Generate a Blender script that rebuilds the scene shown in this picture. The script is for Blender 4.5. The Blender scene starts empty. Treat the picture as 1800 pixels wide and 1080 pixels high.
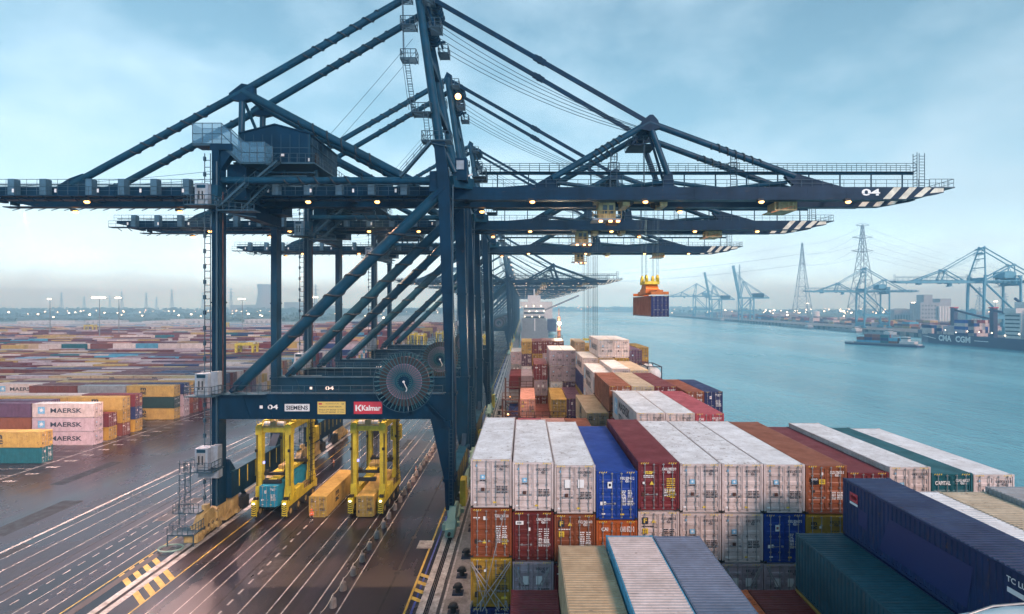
import bpy, math, random
from mathutils import Vector, Matrix
random.seed(7)
R = math.radians
S = bpy.context.scene
COL = S.collection

# ---------------------------------------------------------------- camera
HAZE = 0.00060
FPX = 940.0                      # focal length in pixels of an 1800 px wide frame
CAMZ = 29.0                      # eye height above the quay
cam = bpy.data.cameras.new("camera")
cam.sensor_width = 36.0
cam.lens = 36.0 * FPX / 1800.0
cam.shift_x = -22.0 / 1800.0
cam.clip_start = 0.3
cam.clip_end = 30000.0
camo = bpy.data.objects.new("camera", cam)
camo.location = (0, 0, CAMZ)
camo.rotation_euler = (R(90), 0, 0)
COL.objects.link(camo)
S.camera = camo
S.render.resolution_x, S.render.resolution_y = 1024, 614

# ---------------------------------------------------------------- render + exposure
S.view_settings.view_transform = 'Standard'
S.view_settings.look = 'None'
S.view_settings.exposure = 1.22
S.view_settings.gamma = 1.0
S.cycles.use_denoising = True
S.cycles.max_bounces = 8
S.cycles.volume_bounces = 4
S.cycles.transparent_max_bounces = 16
S.cycles.sample_clamp_indirect = 6.0

# ---------------------------------------------------------------- sky and sun
SUN_EL, SUN_AZ = R(27), R(146)    # low dusk sun behind the camera, to its right (azimuth clockwise from +Y)
W = bpy.data.worlds.new("World")
S.world = W
W.use_nodes = True
nt = W.node_tree
nt.nodes.clear()
def wn(t, **k):
    n = nt.nodes.new(t)
    for a, b in k.items(): setattr(n, a, b)
    return n
def wl(a, b): nt.links.new(a, b)
tc = wn('ShaderNodeTexCoord')
sep = wn('ShaderNodeSeparateXYZ'); wl(tc.outputs['Generated'], sep.inputs[0])
sky = wn('ShaderNodeTexSky', sky_type='NISHITA', sun_disc=False, sun_elevation=SUN_EL, sun_rotation=SUN_AZ)
skym = wn('ShaderNodeVectorMath', operation='SCALE'); skym.inputs['Scale'].default_value = 0.10
wl(sky.outputs[0], skym.inputs[0])
ramp = wn('ShaderNodeValToRGB')     # overcast dusk: pale at the horizon, teal blue overhead
e = ramp.color_ramp.elements
e[0].position, e[0].color = 0.0, (0.70, 1.9, 3.0, 1)
e[1].position, e[1].color = 1.0, (0.12, 0.28, 0.40, 1)
for p, c in ((0.04, (.72, 1.36, 1.82, 1)), (0.09, (.54, .84, 1.02, 1)), (0.16, (.35, .54, .66, 1)), (0.30, (0.17, 0.32, 0.42, 1)), (0.5, (0.10, 0.20, 0.28, 1))):
    k = ramp.color_ramp.elements.new(p); k.color = c
wl(sep.outputs['Z'], ramp.inputs[0])
# cloud layer: direction projected on a ceiling so that clouds flatten to the horizon
mx = wn('ShaderNodeMath', operation='MAXIMUM'); mx.inputs[1].default_value = 0.0; wl(sep.outputs['Z'], mx.inputs[0])
ad = wn('ShaderNodeMath', operation='ADD'); ad.inputs[1].default_value = 0.30; wl(mx.outputs[0], ad.inputs[0])
dv = wn('ShaderNodeVectorMath', operation='DIVIDE'); wl(tc.outputs['Generated'], dv.inputs[0])
cmb = wn('ShaderNodeCombineXYZ')
for i in range(3): wl(ad.outputs[0], cmb.inputs[i])
wl(cmb.outputs[0], dv.inputs[1])
n1 = wn('ShaderNodeTexNoise'); n1.inputs['Scale'].default_value = 2.1; n1.inputs['Detail'].default_value = 9; n1.inputs['Roughness'].default_value = 0.55
wl(dv.outputs[0], n1.inputs['Vector'])
cr = wn('ShaderNodeValToRGB'); cr.color_ramp.elements[0].position = 0.42; cr.color_ramp.elements[1].position = 0.68
wl(n1.outputs[0], cr.inputs[0])
cm = wn('ShaderNodeMix', data_type='RGBA'); cm.inputs['B'].default_value = (0.40, 0.54, 0.63, 1)
fm = wn('ShaderNodeMath', operation='MULTIPLY'); fm.inputs[1].default_value = 0.62
wl(cr.outputs[0], fm.inputs[0]); wl(fm.outputs[0], cm.inputs['Factor']); wl(ramp.outputs[0], cm.inputs['A'])
# the dusk glow: the sky is brighter ahead and to the left, low down
gl = wn('ShaderNodeVectorMath', operation='DOT_PRODUCT'); gl.inputs[1].default_value = (-.5, .84, -.2); wl(tc.outputs['Generated'], gl.inputs[0])
gm = wn('ShaderNodeMapRange'); gm.inputs['From Min'].default_value = -.2; gm.inputs['From Max'].default_value = 1.0; gm.inputs['To Min'].default_value = .85; gm.inputs['To Max'].default_value = 1.5; wl(gl.outputs['Value'], gm.inputs[0])
gs = wn('ShaderNodeVectorMath', operation='SCALE'); wl(gm.outputs[0], gs.inputs['Scale'])
mix = wn('ShaderNodeMix', data_type='RGBA'); mix.inputs['Factor'].default_value = 0.88
wl(skym.outputs[0], mix.inputs['A']); wl(cm.outputs['Result'], gs.inputs[0]); wl(gs.outputs[0], mix.inputs['B'])
bg = wn('ShaderNodeBackground'); bg.inputs['Strength'].default_value = 0.72
wl(mix.outputs['Result'], bg.inputs['Color'])
wo = wn('ShaderNodeOutputWorld'); wl(bg.outputs[0], wo.inputs['Surface'])

sl = bpy.data.lights.new("sun", 'SUN')
sl.energy = 1.5
sl.angle = R(12)
sl.color = (1.0, 0.72, 0.64)
so = bpy.data.objects.new("sun", sl)
d = Vector((math.sin(SUN_AZ) * math.cos(SUN_EL), math.cos(SUN_AZ) * math.cos(SUN_EL), math.sin(SUN_EL)))
so.rotation_euler = d.to_track_quat('Z', 'Y').to_euler()
COL.objects.link(so)

# ---------------------------------------------------------------- materials
def mat(name, col, rough=0.5, metal=0.0, spec=None):
    m = bpy.data.materials.new(name); m.use_nodes = True
    b = m.node_tree.nodes['Principled BSDF']
    b.inputs['Base Color'].default_value = (*col, 1)
    b.inputs['Roughness'].default_value = rough
    b.inputs['Metallic'].default_value = metal
    if spec is not None: b.inputs['Specular IOR Level'].default_value = spec
    return m
class NT:
    def __init__(s, m): s.t = m.node_tree; s.b = s.t.nodes['Principled BSDF']
    def n(s, t, **k):
        x = s.t.nodes.new(t)
        for a, b in k.items(): setattr(x, a, b)
        return x
    def l(s, a, b): s.t.links.new(a, b)
    def coord(s, scale=(1, 1, 1), out='Object'):
        c = s.n('ShaderNodeTexCoord'); m = s.n('ShaderNodeMapping'); m.inputs['Scale'].default_value = scale
        s.l(c.outputs[out], m.inputs[0]); return m.outputs[0]
    def noise(s, vec, scale, detail=4, rough=0.55):
        x = s.n('ShaderNodeTexNoise'); x.inputs['Scale'].default_value = scale; x.inputs['Detail'].default_value = detail
        x.inputs['Roughness'].default_value = rough; s.l(vec, x.inputs['Vector']); return x.outputs[0]
    def ramp(s, f, a, b, ca=(0, 0, 0, 1), cb=(1, 1, 1, 1)):
        x = s.n('ShaderNodeValToRGB'); x.color_ramp.elements[0].position = a; x.color_ramp.elements[1].position = b
        x.color_ramp.elements[0].color = ca; x.color_ramp.elements[1].color = cb; s.l(f, x.inputs[0]); return x.outputs[0]
    def mix(s, f, a, b, mode='MIX'):
        x = s.n('ShaderNodeMix', data_type='RGBA', blend_type=mode)
        for v, i in ((f, 'Factor'), (a, 'A'), (b, 'B')):
            if hasattr(v, 'node'): s.l(v, x.inputs[i])
            else: x.inputs[i].default_value = v
        return x.outputs['Result']
    def math(s, op, a, b):
        x = s.n('ShaderNodeMath', operation=op)
        for v, i in ((a, 0), (b, 1)):
            if hasattr(v, 'node'): s.l(v, x.inputs[i])
            else: x.inputs[i].default_value = v
        return x.outputs[0]
    def bump(s, h, dist, strength=1.0):
        x = s.n('ShaderNodeBump'); x.inputs['Distance'].default_value = dist; x.inputs['Strength'].default_value = strength
        s.l(h, x.inputs['Height']); s.l(x.outputs[0], s.b.inputs['Normal'])

def weathered(name, col, rough=0.45, dirt=0.35, rust=0.0, metal=0.0, col_from=None, scale=1.0, spec=None):
    """painted steel with dirt blotches, vertical run marks and rust specks; colour may come from the object"""
    m = mat(name, col, rough, metal, spec); k = NT(m)
    if col_from == 'object':
        oi = k.n('ShaderNodeObjectInfo'); base = oi.outputs['Color']; rnd = oi.outputs['Random']
        c = k.n('ShaderNodeTexCoord'); add = k.n('ShaderNodeVectorMath', operation='ADD')
        cb = k.n('ShaderNodeCombineXYZ'); sc = k.math('MULTIPLY', rnd, 97.0); k.l(sc, cb.inputs[0]); k.l(sc, cb.inputs[1])
        k.l(c.outputs['Object'], add.inputs[0]); k.l(cb.outputs[0], add.inputs[1]); vec = add.outputs[0]
    elif col_from == 'attr':
        at = k.n('ShaderNodeAttribute', attribute_name='Col'); base = at.outputs['Color']; vec = k.coord()
    else:
        rgb = k.n('ShaderNodeRGB'); rgb.outputs[0].default_value = (*col, 1); base = rgb.outputs[0]; vec = k.coord()
    mp = k.n('ShaderNodeMapping'); mp.inputs['Scale'].default_value = (1, 1, 0.18); k.l(vec, mp.inputs[0])
    d1 = k.noise(vec, 0.9 * scale, 5); d2 = k.noise(mp.outputs[0], 3.2 * scale, 4)
    f1 = k.ramp(d1, 0.30, 0.72, (1 - dirt, 1 - dirt * 1.05, 1 - dirt * 1.1, 1), (1.06, 1.06, 1.06, 1))
    f2 = k.ramp(d2, 0.35, 0.62, (1 - dirt * 0.55, 1 - dirt * 0.6, 1 - dirt * 0.65, 1), (1.0, 1.0, 1.0, 1))
    c = k.mix(1.0, base, f1, 'MULTIPLY'); c = k.mix(1.0, c, f2, 'MULTIPLY')
    if rust > 0:
        ms_ = k.n('ShaderNodeMapping'); ms_.inputs['Scale'].default_value = (.7, 5.5, 3); k.l(vec, ms_.inputs[0])
        sc_ = k.noise(ms_.outputs[0], 1.1 * scale, 5, .6); c = k.mix(k.math('MULTIPLY', k.ramp(sc_, .665, .70), .55), c, (.05, .045, .045, 1))
        r = k.noise(vec, 2.6 * scale, 8, 0.65)
        if col_from == 'object':
            r = k.math('ADD', r, k.math('MULTIPLY', k.math('SUBTRACT', rnd, .62), .16))
            rv = k.noise(mp.outputs[0], 5.5, 4); c = k.mix(k.math('MULTIPLY', k.ramp(rv, .60, .74), k.math('MULTIPLY', rnd, .55)), c, (.13, .06, .03, 1))
        rr = k.ramp(r, 0.66 - rust * 0.06, 0.72)
        rr = k.math('MULTIPLY', rr, min(1.0, 0.5 + rust * 0.4)); c = k.mix(rr, c, (0.10, 0.045, 0.022, 1))
    k.l(c, k.b.inputs['Base Color'])
    k.l(k.ramp(d1, 0.3, 0.75, (rough + .15,) * 3 + (1,), (max(.05, rough - .12),) * 3 + (1,)), k.b.inputs['Roughness'])
    return m

M = {}
M['paint'] = weathered('container_paint', (.5, .5, .5), 0.45, 0.24, 0.5, col_from='object', spec=.3)
_k = NT(M['paint']); _k.bump(_k.noise(_k.coord(), 1.3, 4), .03, .5)
M['paint_plain'] = weathered('yard_paint', (.5, .5, .5), 0.65, 0.25, 0.15, col_from='attr', scale=.5, spec=.15)
M['steel'] = weathered('galvanised_steel', (.42, .42, .43), 0.4, 0.4, 0.3, metal=0.4)
M['dark'] = mat('dark_gasket', (.015, .014, .014), 0.7)
M['blue'] = weathered('crane_blue', (.002, .028, .066), 0.42, 0.35, 0.08, scale=.35, spec=.12)
M['blue2'] = weathered('crane_blue_light', (.005, .052, .098), 0.42, 0.35, 0.05, scale=.5, spec=.2)
M['railing'] = mat('crane_railing', (.018, .055, .085), 0.45)
M['cord'] = mat('strake_cord', (.008, .018, .028), 0.6)
M['white'] = weathered('white_paint', (.70, .72, .74), 0.4, 0.2)
M['boatwhite'] = weathered('boat_white', (.86, .88, .88), 0.35, 0.1)
M['liftwhite'] = weathered('lift_grey_white', (.27, .34, .41), 0.4, 0.3)
M['cabinet'] = weathered('cabinet_blue', (.05, .125, .19), 0.45, 0.3)
M['patchblue'] = mat('fresh_blue_paint', (.007, .020, .10), .5)
M['cream'] = weathered('cream_paint', (.72, .70, .58), 0.5, 0.3)
M['yellow'] = weathered('machine_yellow', (.68, .56, .04), 0.45, 0.35, 0.3)
M['bogie'] = weathered('bogie_cream', (.50, .38, .16), 0.5, 0.5, 0.3)
M['black'] = mat('black', (.012, .012, .013), 0.6)
M['rubber'] = mat('tyre_rubber', (.02, .02, .02), 0.8)
M['rustbrown'] = weathered('lashing_rust', (.10, .035, .022), 0.7, 0.5, 0.6)
M['orange'] = weathered('spreader_orange', (.62, .17, .02), 0.45, 0.3)
M['red'] = mat('sign_red', (.48, .03, .05), 0.4)
M['signy'] = mat('sign_yellow', (.62, .46, .12), 0.5)
M['glass'] = mat('window_glass', (.03, .06, .08), 0.08)
M['starblue'] = mat('emblem_blue', (.16, .42, .62), 0.5)
M['ink'] = mat('ink', (.015, .02, .035), 0.5)
M['inkw'] = mat('ink_white', (.75, .75, .74), 0.5)
M['inky'] = mat('sticker_yellow', (.70, .50, .05), 0.5)
M['concrete'] = weathered('concrete', (.30, .28, .27), 0.75, 0.45, 0)
M['hivis'] = mat('hi_vis_orange', (.80, .13, .02), 0.6)
M['skin'] = mat('skin', (.45, .26, .19), 0.6)
M['navy'] = weathered('navy_cloth', (.02, .025, .05), 0.8, 0.2)
M['reelbrown'] = mat('reel_brown', (.060, .034, .040), 0.6)
M['reelcable'] = mat('reel_cable', (.25, .17, .25), 0.5)
M['spoke'] = mat('reel_spoke', (.014, .085, .115), 0.45)
M['green'] = mat('bogie_green', (.20, .33, .28), 0.5)
M['farwhite'] = weathered('ship_white', (.55, .56, .57), 0.45, 0.15)
M['hullnavy'] = weathered('hull_navy', (.012, .022, .085), 0.45, 0.2)
M['hullred'] = weathered('hull_red', (.28, .035, .035), 0.5, 0.3)
M['hullgrey'] = weathered('hull_grey', (.18, .22, .26), 0.5, 0.3)
M['pylon'] = mat('lattice_grey', (.20, .24, .27), 0.5, 0.3)
M['building'] = weathered('building_grey', (.30, .33, .36), 0.7, 0.3, scale=.1)
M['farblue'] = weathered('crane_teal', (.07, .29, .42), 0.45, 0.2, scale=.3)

def emit(name, col, s):
    m = mat(name, (.8, .8, .8), 0.5); b = m.node_tree.nodes['Principled BSDF']
    b.inputs['Emission Color'].default_value = (*col, 1); b.inputs['Emission Strength'].default_value = s; return m
M['lamp'] = emit('lamp_warm', (1.0, .43, .09), 3.2)
M['lampfar'] = emit('lamp_far', (1.0, .55, .22), .9)
M['lampw'] = emit('lamp_white', (1.0, .84, .60), 4)
M['lampb'] = emit('beacon_blue', (.04, .12, 1.0), .9)

m = bpy.data.materials.new('mesh_cladding'); m.use_nodes = True; k = NT(m)
k.b.inputs['Base Color'].default_value = (.07, .19, .29, 1); k.b.inputs['Roughness'].default_value = .5
tr = k.n('ShaderNodeBsdfTransparent'); ms = k.n('ShaderNodeMixShader'); ms.inputs[0].default_value = .55
k.l(tr.outputs[0], ms.inputs[1]); k.l(k.b.outputs[0], ms.inputs[2]); k.l(ms.outputs[0], k.t.nodes['Material Output'].inputs[0])
M['mesh'] = m

# wet asphalt: dark, streaked along the driving lanes, with glossy wet patches
m = mat('wet_asphalt', (.035, .033, .036), .4); k = NT(m)
co = k.coord(out='Object'); st = k.coord((1, .035, 1), 'Object')
a = k.noise(st, .28, 5); bq = k.noise(co, .05, 6); cfi = k.noise(co, 9, 3); br = k.noise(st, 1.4, 4)
c = k.mix(k.ramp(a, .35, .68), (.010, .006, .010, 1), (.030, .019, .030, 1))
c = k.mix(k.math('MULTIPLY', k.ramp(bq, .45, .70), .6), c, (.032, .021, .021, 1))
ty = k.noise(k.coord((1, .006, 1), 'Object'), 1.5, 3, .5); c = k.mix(k.math('MULTIPLY', k.ramp(ty, .55, .66), .55), c, (.010, .009, .010, 1))
sp_ = k.noise(co, .9, 7, .7); c = k.mix(k.math('MULTIPLY', k.ramp(sp_, .66, .70), .6), c, (.012, .010, .010, 1))
c = k.mix(k.math('MULTIPLY', k.ramp(cfi, .55, .75), .35), c, (.10, .09, .088, 1))
k.l(c, k.b.inputs['Base Color'])
wet = k.mix(k.ramp(bq, .40, .66), k.ramp(a, .3, .7, (.12,) * 3 + (1,), (.30,) * 3 + (1,)), (.38, .38, .38, 1))
k.l(wet, k.b.inputs['Roughness'])
k.bump(k.math('ADD', cfi, k.math('MULTIPLY', br, .6)), .012, .35)
M['asphalt'] = m

m = mat('river_water', (.02, .22, .28), .14); k = NT(m)
wp = k.noise(k.coord((1, .35, 1)), .006, 5, .6); k.l(k.ramp(wp, .35, .65, (.08,) * 3 + (1,), (.30,) * 3 + (1,)), k.b.inputs['Roughness'])
co = k.coord((1, .45, 1)); w1 = k.noise(co, .16, 5, .6); w2 = k.noise(co, .9, 4, .6); w3 = k.noise(k.coord((1, .25, 1)), .012, 3)
k.bump(k.math('ADD', k.math('MULTIPLY', w1, 1.1), k.math('MULTIPLY', w2, .45)), 1.2, .8)
k.l(k.mix(k.ramp(w3, .38, .62), (.085, .34, .41, 1), (.17, .48, .55, 1)), k.b.inputs['Base Color'])
M['water'] = m

m = mat('grassland', (.05, .09, .05), .9); k = NT(m)
co = k.coord((.35, 1, 1)); g = k.noise(co, .006, 6, .6)
k.l(k.mix(k.ramp(g, .35, .66), (.030, .065, .045, 1), (.095, .12, .07, 1)), k.b.inputs['Base Color'])
M['grass'] = m
m = mat('foliage', (.045, .085, .05), .9); k = NT(m); g = k.noise(k.coord(), .05, 3)
k.l(k.mix(g, (.025, .055, .035, 1), (.075, .11, .055, 1)), k.b.inputs['Base Color']); M['foliage'] = m
M['patch'] = weathered('asphalt_patch', (.016, .013, .016), .45, .5)
M['line'] = weathered('road_paint_white', (.58, .57, .56), .5, .6, 0, scale=1.2)
M['liney'] = weathered('road_paint_yellow', (.60, .43, .06), .5, .4, 0, scale=1.2)
M['lineb'] = weathered('road_paint_blue', (.03, .08, .42), .5, .4, 0)
M['rail'] = mat('rail_steel', (.10, .085, .08), .35, .8)
M['groove'] = mat('cable_grating', (.028, .026, .030), .6)

# ---------------------------------------------------------------- mesh builder
_txt = {}
def text_geo(body, bold=0.0):
    key = (body, bold)
    if key not in _txt:
        cu = bpy.data.curves.new('t', 'FONT'); cu.body = body; cu.size = 1.0; cu.offset = bold
        cu.align_x = 'CENTER'; cu.space_line = .72; cu.resolution_u = 3
        ob = bpy.data.objects.new('t', cu); COL.objects.link(ob)
        dg = bpy.context.evaluated_depsgraph_get()
        me = bpy.data.meshes.new_from_object(ob.evaluated_get(dg))
        vs = [v.co.copy() for v in me.vertices]; fs = [tuple(p.vertices) for p in me.polygons]
        x0, x1 = min(v.x for v in vs), max(v.x for v in vs); y0, y1 = min(v.y for v in vs), max(v.y for v in vs)
        vs = [((v.x - (x0 + x1) / 2), (v.y - (y0 + y1) / 2)) for v in vs]
        bpy.data.objects.remove(ob); bpy.data.meshes.remove(me); bpy.data.curves.remove(cu)
        _txt[key] = (vs, fs, x1 - x0, y1 - y0)
    return _txt[key]

class MB:
    def __init__(s, *mats): s.v = []; s.f = []; s.fm = []; s.fs = []; s.mats = list(mats) or ['blue']
    def mi(s, m):
        if m is None: return 0
        if m not in s.mats: s.mats.append(m)
        return s.mats.index(m)
    def add(s, vs, fs, m=None, smooth=False):
        o = len(s.v); s.v.extend(tuple(v) for v in vs); i = s.mi(m)
        for f in fs: s.f.append(tuple(a + o for a in f)); s.fm.append(i); s.fs.append(smooth)
        return s
    def box(s, x0, x1, y0, y1, z0, z1, m=None):
        vs = [(x, y, z) for z in (z0, z1) for y in (y0, y1) for x in (x0, x1)]
        return s.add(vs, [(0, 2, 3, 1), (4, 5, 7, 6), (0, 1, 5, 4), (2, 6, 7, 3), (0, 4, 6, 2), (1, 3, 7, 5)], m)
    def bar(s, p, q, w, h=None, m=None, up=(0, 0, 1)):
        h = h or w; p, q = Vector(p), Vector(q); d = (q - p).normalized(); u = Vector(up)
        if abs(d.dot(u)) > .98: u = Vector((0, 1, 0))
        a = d.cross(u).normalized() * (w / 2); b = a.cross(d).normalized() * (h / 2)
        vs = [c + i * a + j * b for c in (p, q) for j in (-1, 1) for i in (-1, 1)]
        return s.add(vs, [(0, 1, 3, 2), (4, 6, 7, 5), (0, 4, 5, 1), (2, 3, 7, 6), (0, 2, 6, 4), (1, 5, 7, 3)], m)
    def tube(s, p, q, r, n=10, m=None, r2=None, cap=True):
        p, q = Vector(p), Vector(q); d = (q - p).normalized(); u = Vector((0, 0, 1)) if abs(d.z) < .95 else Vector((1, 0, 0))
        a = d.cross(u).normalized(); b = d.cross(a); r2 = r if r2 is None else r2
        vs = []
        for c, rr in ((p, r), (q, r2)):
            for i in range(n):
                t = 2 * math.pi * i / n; vs.append(c + (a * math.cos(t) + b * math.sin(t)) * rr)
        s.add(vs, [(i, i + n, (i + 1) % n + n, (i + 1) % n) for i in range(n)], m, True)
        if cap: s.add(vs, [tuple(range(n)), tuple(range(2 * n - 1, n - 1, -1))], m)
        return s
    def path(s, pts, r, n=6, m=None):
        for a, b in zip(pts, pts[1:]): s.tube(a, b, r, n, m, cap=False)
        return s
    def helix(s, p, q, r, turns, rs, m=None, steps=14):
        p, q = Vector(p), Vector(q); d = (q - p).normalized(); u = Vector((0, 0, 1)) if abs(d.z) < .95 else Vector((1, 0, 0))
        a = d.cross(u).normalized(); b = d.cross(a); N = int(turns * steps); pts = []
        for i in range(N + 1):
            t = 2 * math.pi * turns * i / N; pts.append(p + (q - p) * (i / N) + (a * math.cos(t) + b * math.sin(t)) * r)
        return s.path(pts, rs, 5, m)
    def poly(s, pts, y0, y1, m=None):      # outline in X,Z extruded along Y
        n = len(pts); vs = [(x, y0, z) for x, z in pts] + [(x, y1, z) for x, z in pts]
        return s.add(vs, [tuple(range(n)), tuple(range(2 * n - 1, n - 1, -1))] + [(i, i + n, (i + 1) % n + n, (i + 1) % n) for i in range(n)], m)
    def polyx(s, pts, x0, x1, m=None):     # outline in Y,Z extruded along X
        n = len(pts); vs = [(x0, y, z) for y, z in pts] + [(x1, y, z) for y, z in pts]
        return s.add(vs, [tuple(range(n)), tuple(range(2 * n - 1, n - 1, -1))] + [(i, i + n, (i + 1) % n + n, (i + 1) % n) for i in range(n)], m)
    def polyz(s, pts, z0, z1, m=None):     # outline in X,Y extruded along Z
        n = len(pts); vs = [(x, y, z0) for x, y in pts] + [(x, y, z1) for x, y in pts]
        return s.add(vs, [tuple(range(n - 1, -1, -1)), tuple(range(n, 2 * n))] + [(i, (i + 1) % n, (i + 1) % n + n, i + n) for i in range(n)], m)
    def quad(s, a, b, c, d, m=None): return s.add([a, b, c, d], [(0, 1, 2, 3)], m)
    def rail(s, pts, h=1.1, gap=1.6, r=.035, m=None, mid=True):
        pts = [Vector(p) for p in pts]; Z = Vector((0, 0, 1))
        for a, b in zip(pts, pts[1:]):
            n = max(1, round((b - a).length / gap))
            for i in range(n + 1):
                c = a + (b - a) * i / n; s.tube(c, c + Z * h, r, 4, m, cap=False)
            s.tube(a + Z * h, b + Z * h, r * 1.15, 4, m, cap=False)
            if mid: s.tube(a + Z * h * .5, b + Z * h * .5, r * .9, 4, m, cap=False)
        return s
    def ladder(s, p, q, side, w=.5, r=.035, step=.4, cage=0, m=None):
        p, q, a = Vector(p), Vector(q), Vector(side).normalized() * (w / 2)
        s.tube(p - a, q - a, r, 4, m); s.tube(p + a, q + a, r, 4, m); n = max(2, int((q - p).length / step))
        for i in range(1, n):
            c = p + (q - p) * i / n; s.tube(c - a, c + a, r * .7, 4, m, cap=False)
        return s
    def stairs(s, p, q, w, side=(0, 1, 0), m=None):
        p, q, a = Vector(p), Vector(q), Vector(side) * w; n = max(3, int(abs(q.z - p.z) / .25))
        for o in (Vector((0, 0, 0)), a):
            s.bar(p + o, q + o, .08, .28, m); s.tube(p + o + Vector((0, 0, 1)), q + o + Vector((0, 0, 1)), .035, 4, m)
            for i in range(0, n + 1, 4): c = p + o + (q - p) * i / n; s.tube(c, c + Vector((0, 0, 1)), .03, 4, m)
        for i in range(n + 1): c = p + (q - p) * i / n; s.bar(c, c + a, .26, .04, m)
        return s
    def text(s, body, o, ux, uz, h, m, bold=.0, wmax=None, eps=.0):
        vs, fs, w, hh = text_geo(body, bold); k = h / hh; kx = k if not wmax else wmax / w
        ux, uz, o = Vector(ux), Vector(uz), Vector(o); nn = ux.cross(uz)
        return s.add([o + ux * (x * kx) + uz * (y * k) + nn * eps for x, y in vs], fs, m)
    def sphere(s, c, r, m=None, nu=12, nv=8, sz=1.0, hemi=False):
        c = Vector(c); vs = []; v0 = 0 if not hemi else nv // 2
        for j in range(v0, nv + 1):
            ph = -math.pi / 2 + math.pi * j / nv
            for i in range(nu):
                t = 2 * math.pi * i / nu; vs.append(c + Vector((math.cos(t) * math.cos(ph) * r, math.sin(t) * math.cos(ph) * r, math.sin(ph) * r * sz)))
        rows = nv - v0
        return s.add(vs, [(j * nu + i, j * nu + (i + 1) % nu, (j + 1) * nu + (i + 1) % nu, (j + 1) * nu + i) for j in range(rows) for i in range(nu)], m, True)
    def merge(s, o, off=(0, 0, 0)):
        b = len(s.v); s.v.extend((x + off[0], y + off[1], z + off[2]) for x, y, z in o.v)
        mp = [s.mi(x) for x in o.mats]
        s.f.extend(tuple(a + b for a in f) for f in o.f); s.fm.extend(mp[i] for i in o.fm); s.fs.extend(o.fs); return s
    def shift(s, off): s.v = [(x + off[0], y + off[1], z + off[2]) for x, y, z in s.v]; return s
    def mesh(s, name):
        me = bpy.data.meshes.new(name); me.from_pydata(s.v, [], s.f)
        for x in s.mats: me.materials.append(M[x])
        me.polygons.foreach_set('material_index', s.fm); me.polygons.foreach_set('use_smooth', s.fs); me.update(); return me
    def obj(s, name, parent=None, loc=(0, 0, 0)): return put(name, s.mesh(name), parent, loc)

def put(name, data, parent=None, loc=(0, 0, 0), rz=0.0):
    o = bpy.data.objects.new(name, data); COL.objects.link(o); o.location = loc; o.rotation_euler = (0, 0, rz)
    if parent: o.parent = parent
    return o
def tag(o, label=None, cat=None, group=None, kind=None):
    if label: o['label'] = label
    if cat: o['category'] = cat
    if group: o['group'] = group
    if kind: o['kind'] = kind
    return o
def thing(name, label, cat, loc=(0, 0, 0), rz=0.0, group=None):
    o = put(name, None, None, loc, rz); o.empty_display_size = .3; return tag(o, label, cat, group)
def copy_tree(o, parent=None):
    c = o.copy(); COL.objects.link(c)
    if parent: c.parent = parent
    for ch in o.children: copy_tree(ch, c)
    return c
ORD = ['', 'first', 'second', 'third', 'fourth', 'fifth', 'sixth', 'seventh', 'eighth', 'ninth', 'tenth', 'eleventh', 'twelfth', 'thirteenth', 'fourteenth', 'fifteenth', 'sixteenth', 'seventeenth', 'eighteenth', 'nineteenth', 'twentieth']
# ================================================================ SETTING
EDGE = -5.6          # quay edge
mb = MB('asphalt'); mb.box(-6000, EDGE, -150, 6400, -9, 0); tag(mb.obj('ground'), kind='structure')
mb = MB('water'); mb.quad((EDGE + .02, -150, -5), (5200, -150, -5), (5200, 6400, -5), (EDGE + .02, 6400, -5)); tag(mb.obj('water'), kind='structure')
# fields beyond the yard
mb = MB('grass'); mb.quad((-5900, 1050, .02), (-420, 1050, .02), (-300, 6390, .02), (-5900, 6390, .02)); tag(mb.obj('field'), kind='structure')
# opposite bank of the river: a straight quay, then a curved shore closing the horizon
mb = MB('grass'); mb.polyz([(520, 1900), (640, 2500), (900, 3200), (400, 3900), (-280, 4200), (-280, 6395), (5190, 6395), (5190, 320), (560, 320)], -8, -.3); tag(mb.obj('far_bank'), kind='structure')
mb = MB('concrete'); qx = lambda y: 438 + .0571 * (y - 515)
mb.polyz([(qx(280), 280), (qx(1890), 1890), (qx(1890) + 260, 1890), (qx(280) + 420, 280)], -9, 0); tag(mb.obj('far_quay'), kind='structure')
mb = MB('black')
for i in range(100):
    y = 300 + i * 15.9; mb.box(qx(y) - .9, qx(y) - .1, y, y + 5, -6, -.4)
tag(mb.obj('far_quay_fendering'), 'dark fender piles along the quay wall across the river', 'fender', None, None)

# quay apron, rails, painted markings
mb = MB('concrete'); mb.box(-8.0, EDGE + .03, -150, 2600, .0, .012); tag(mb.obj('quay_apron'), kind='structure')
mb = MB('concrete'); mb.box(EDGE + .03, EDGE + .45, -150, 2600, -8, .25); tag(mb.obj('quay_coping'), kind='structure')
mk = MB('line')
def strip(x, w, m, y0=-40, y1=900, z=.008): mk.quad((x - w / 2, y0, z), (x + w / 2, y0, z), (x + w / 2, y1, z), (x - w / 2, y1, z), m)
def dashes(x, w, m, y0, y1, on, off):
    y = y0
    while y < y1: strip(x, w, m, y, y + on); y += on + off
strip(-61.8, .38, 'line'); 
for x in (-60.1, -57.4, -54.2, -51.4, -48.4, -45.5, -35.8, -33.2, -31.6, -27.1, -24.4, -23.0, -20.3, -17.8): strip(x, .125, 'line')
for x in (-50.1, -47.2): dashes(x, .14, 'line', 20, 420, 1.0, 1.0)
dashes(-28.9, .2, 'line', 20, 420, 1.0, 1.0)
for x in (-43.9, -37.4): strip(x, .16, 'liney')
strip(-11.4, .22, 'liney'); strip(-10.75, .2, 'lineb'); strip(-7.95, .2, 'line', z=.018)
strip(-88.2, .25, 'line', 60)
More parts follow.
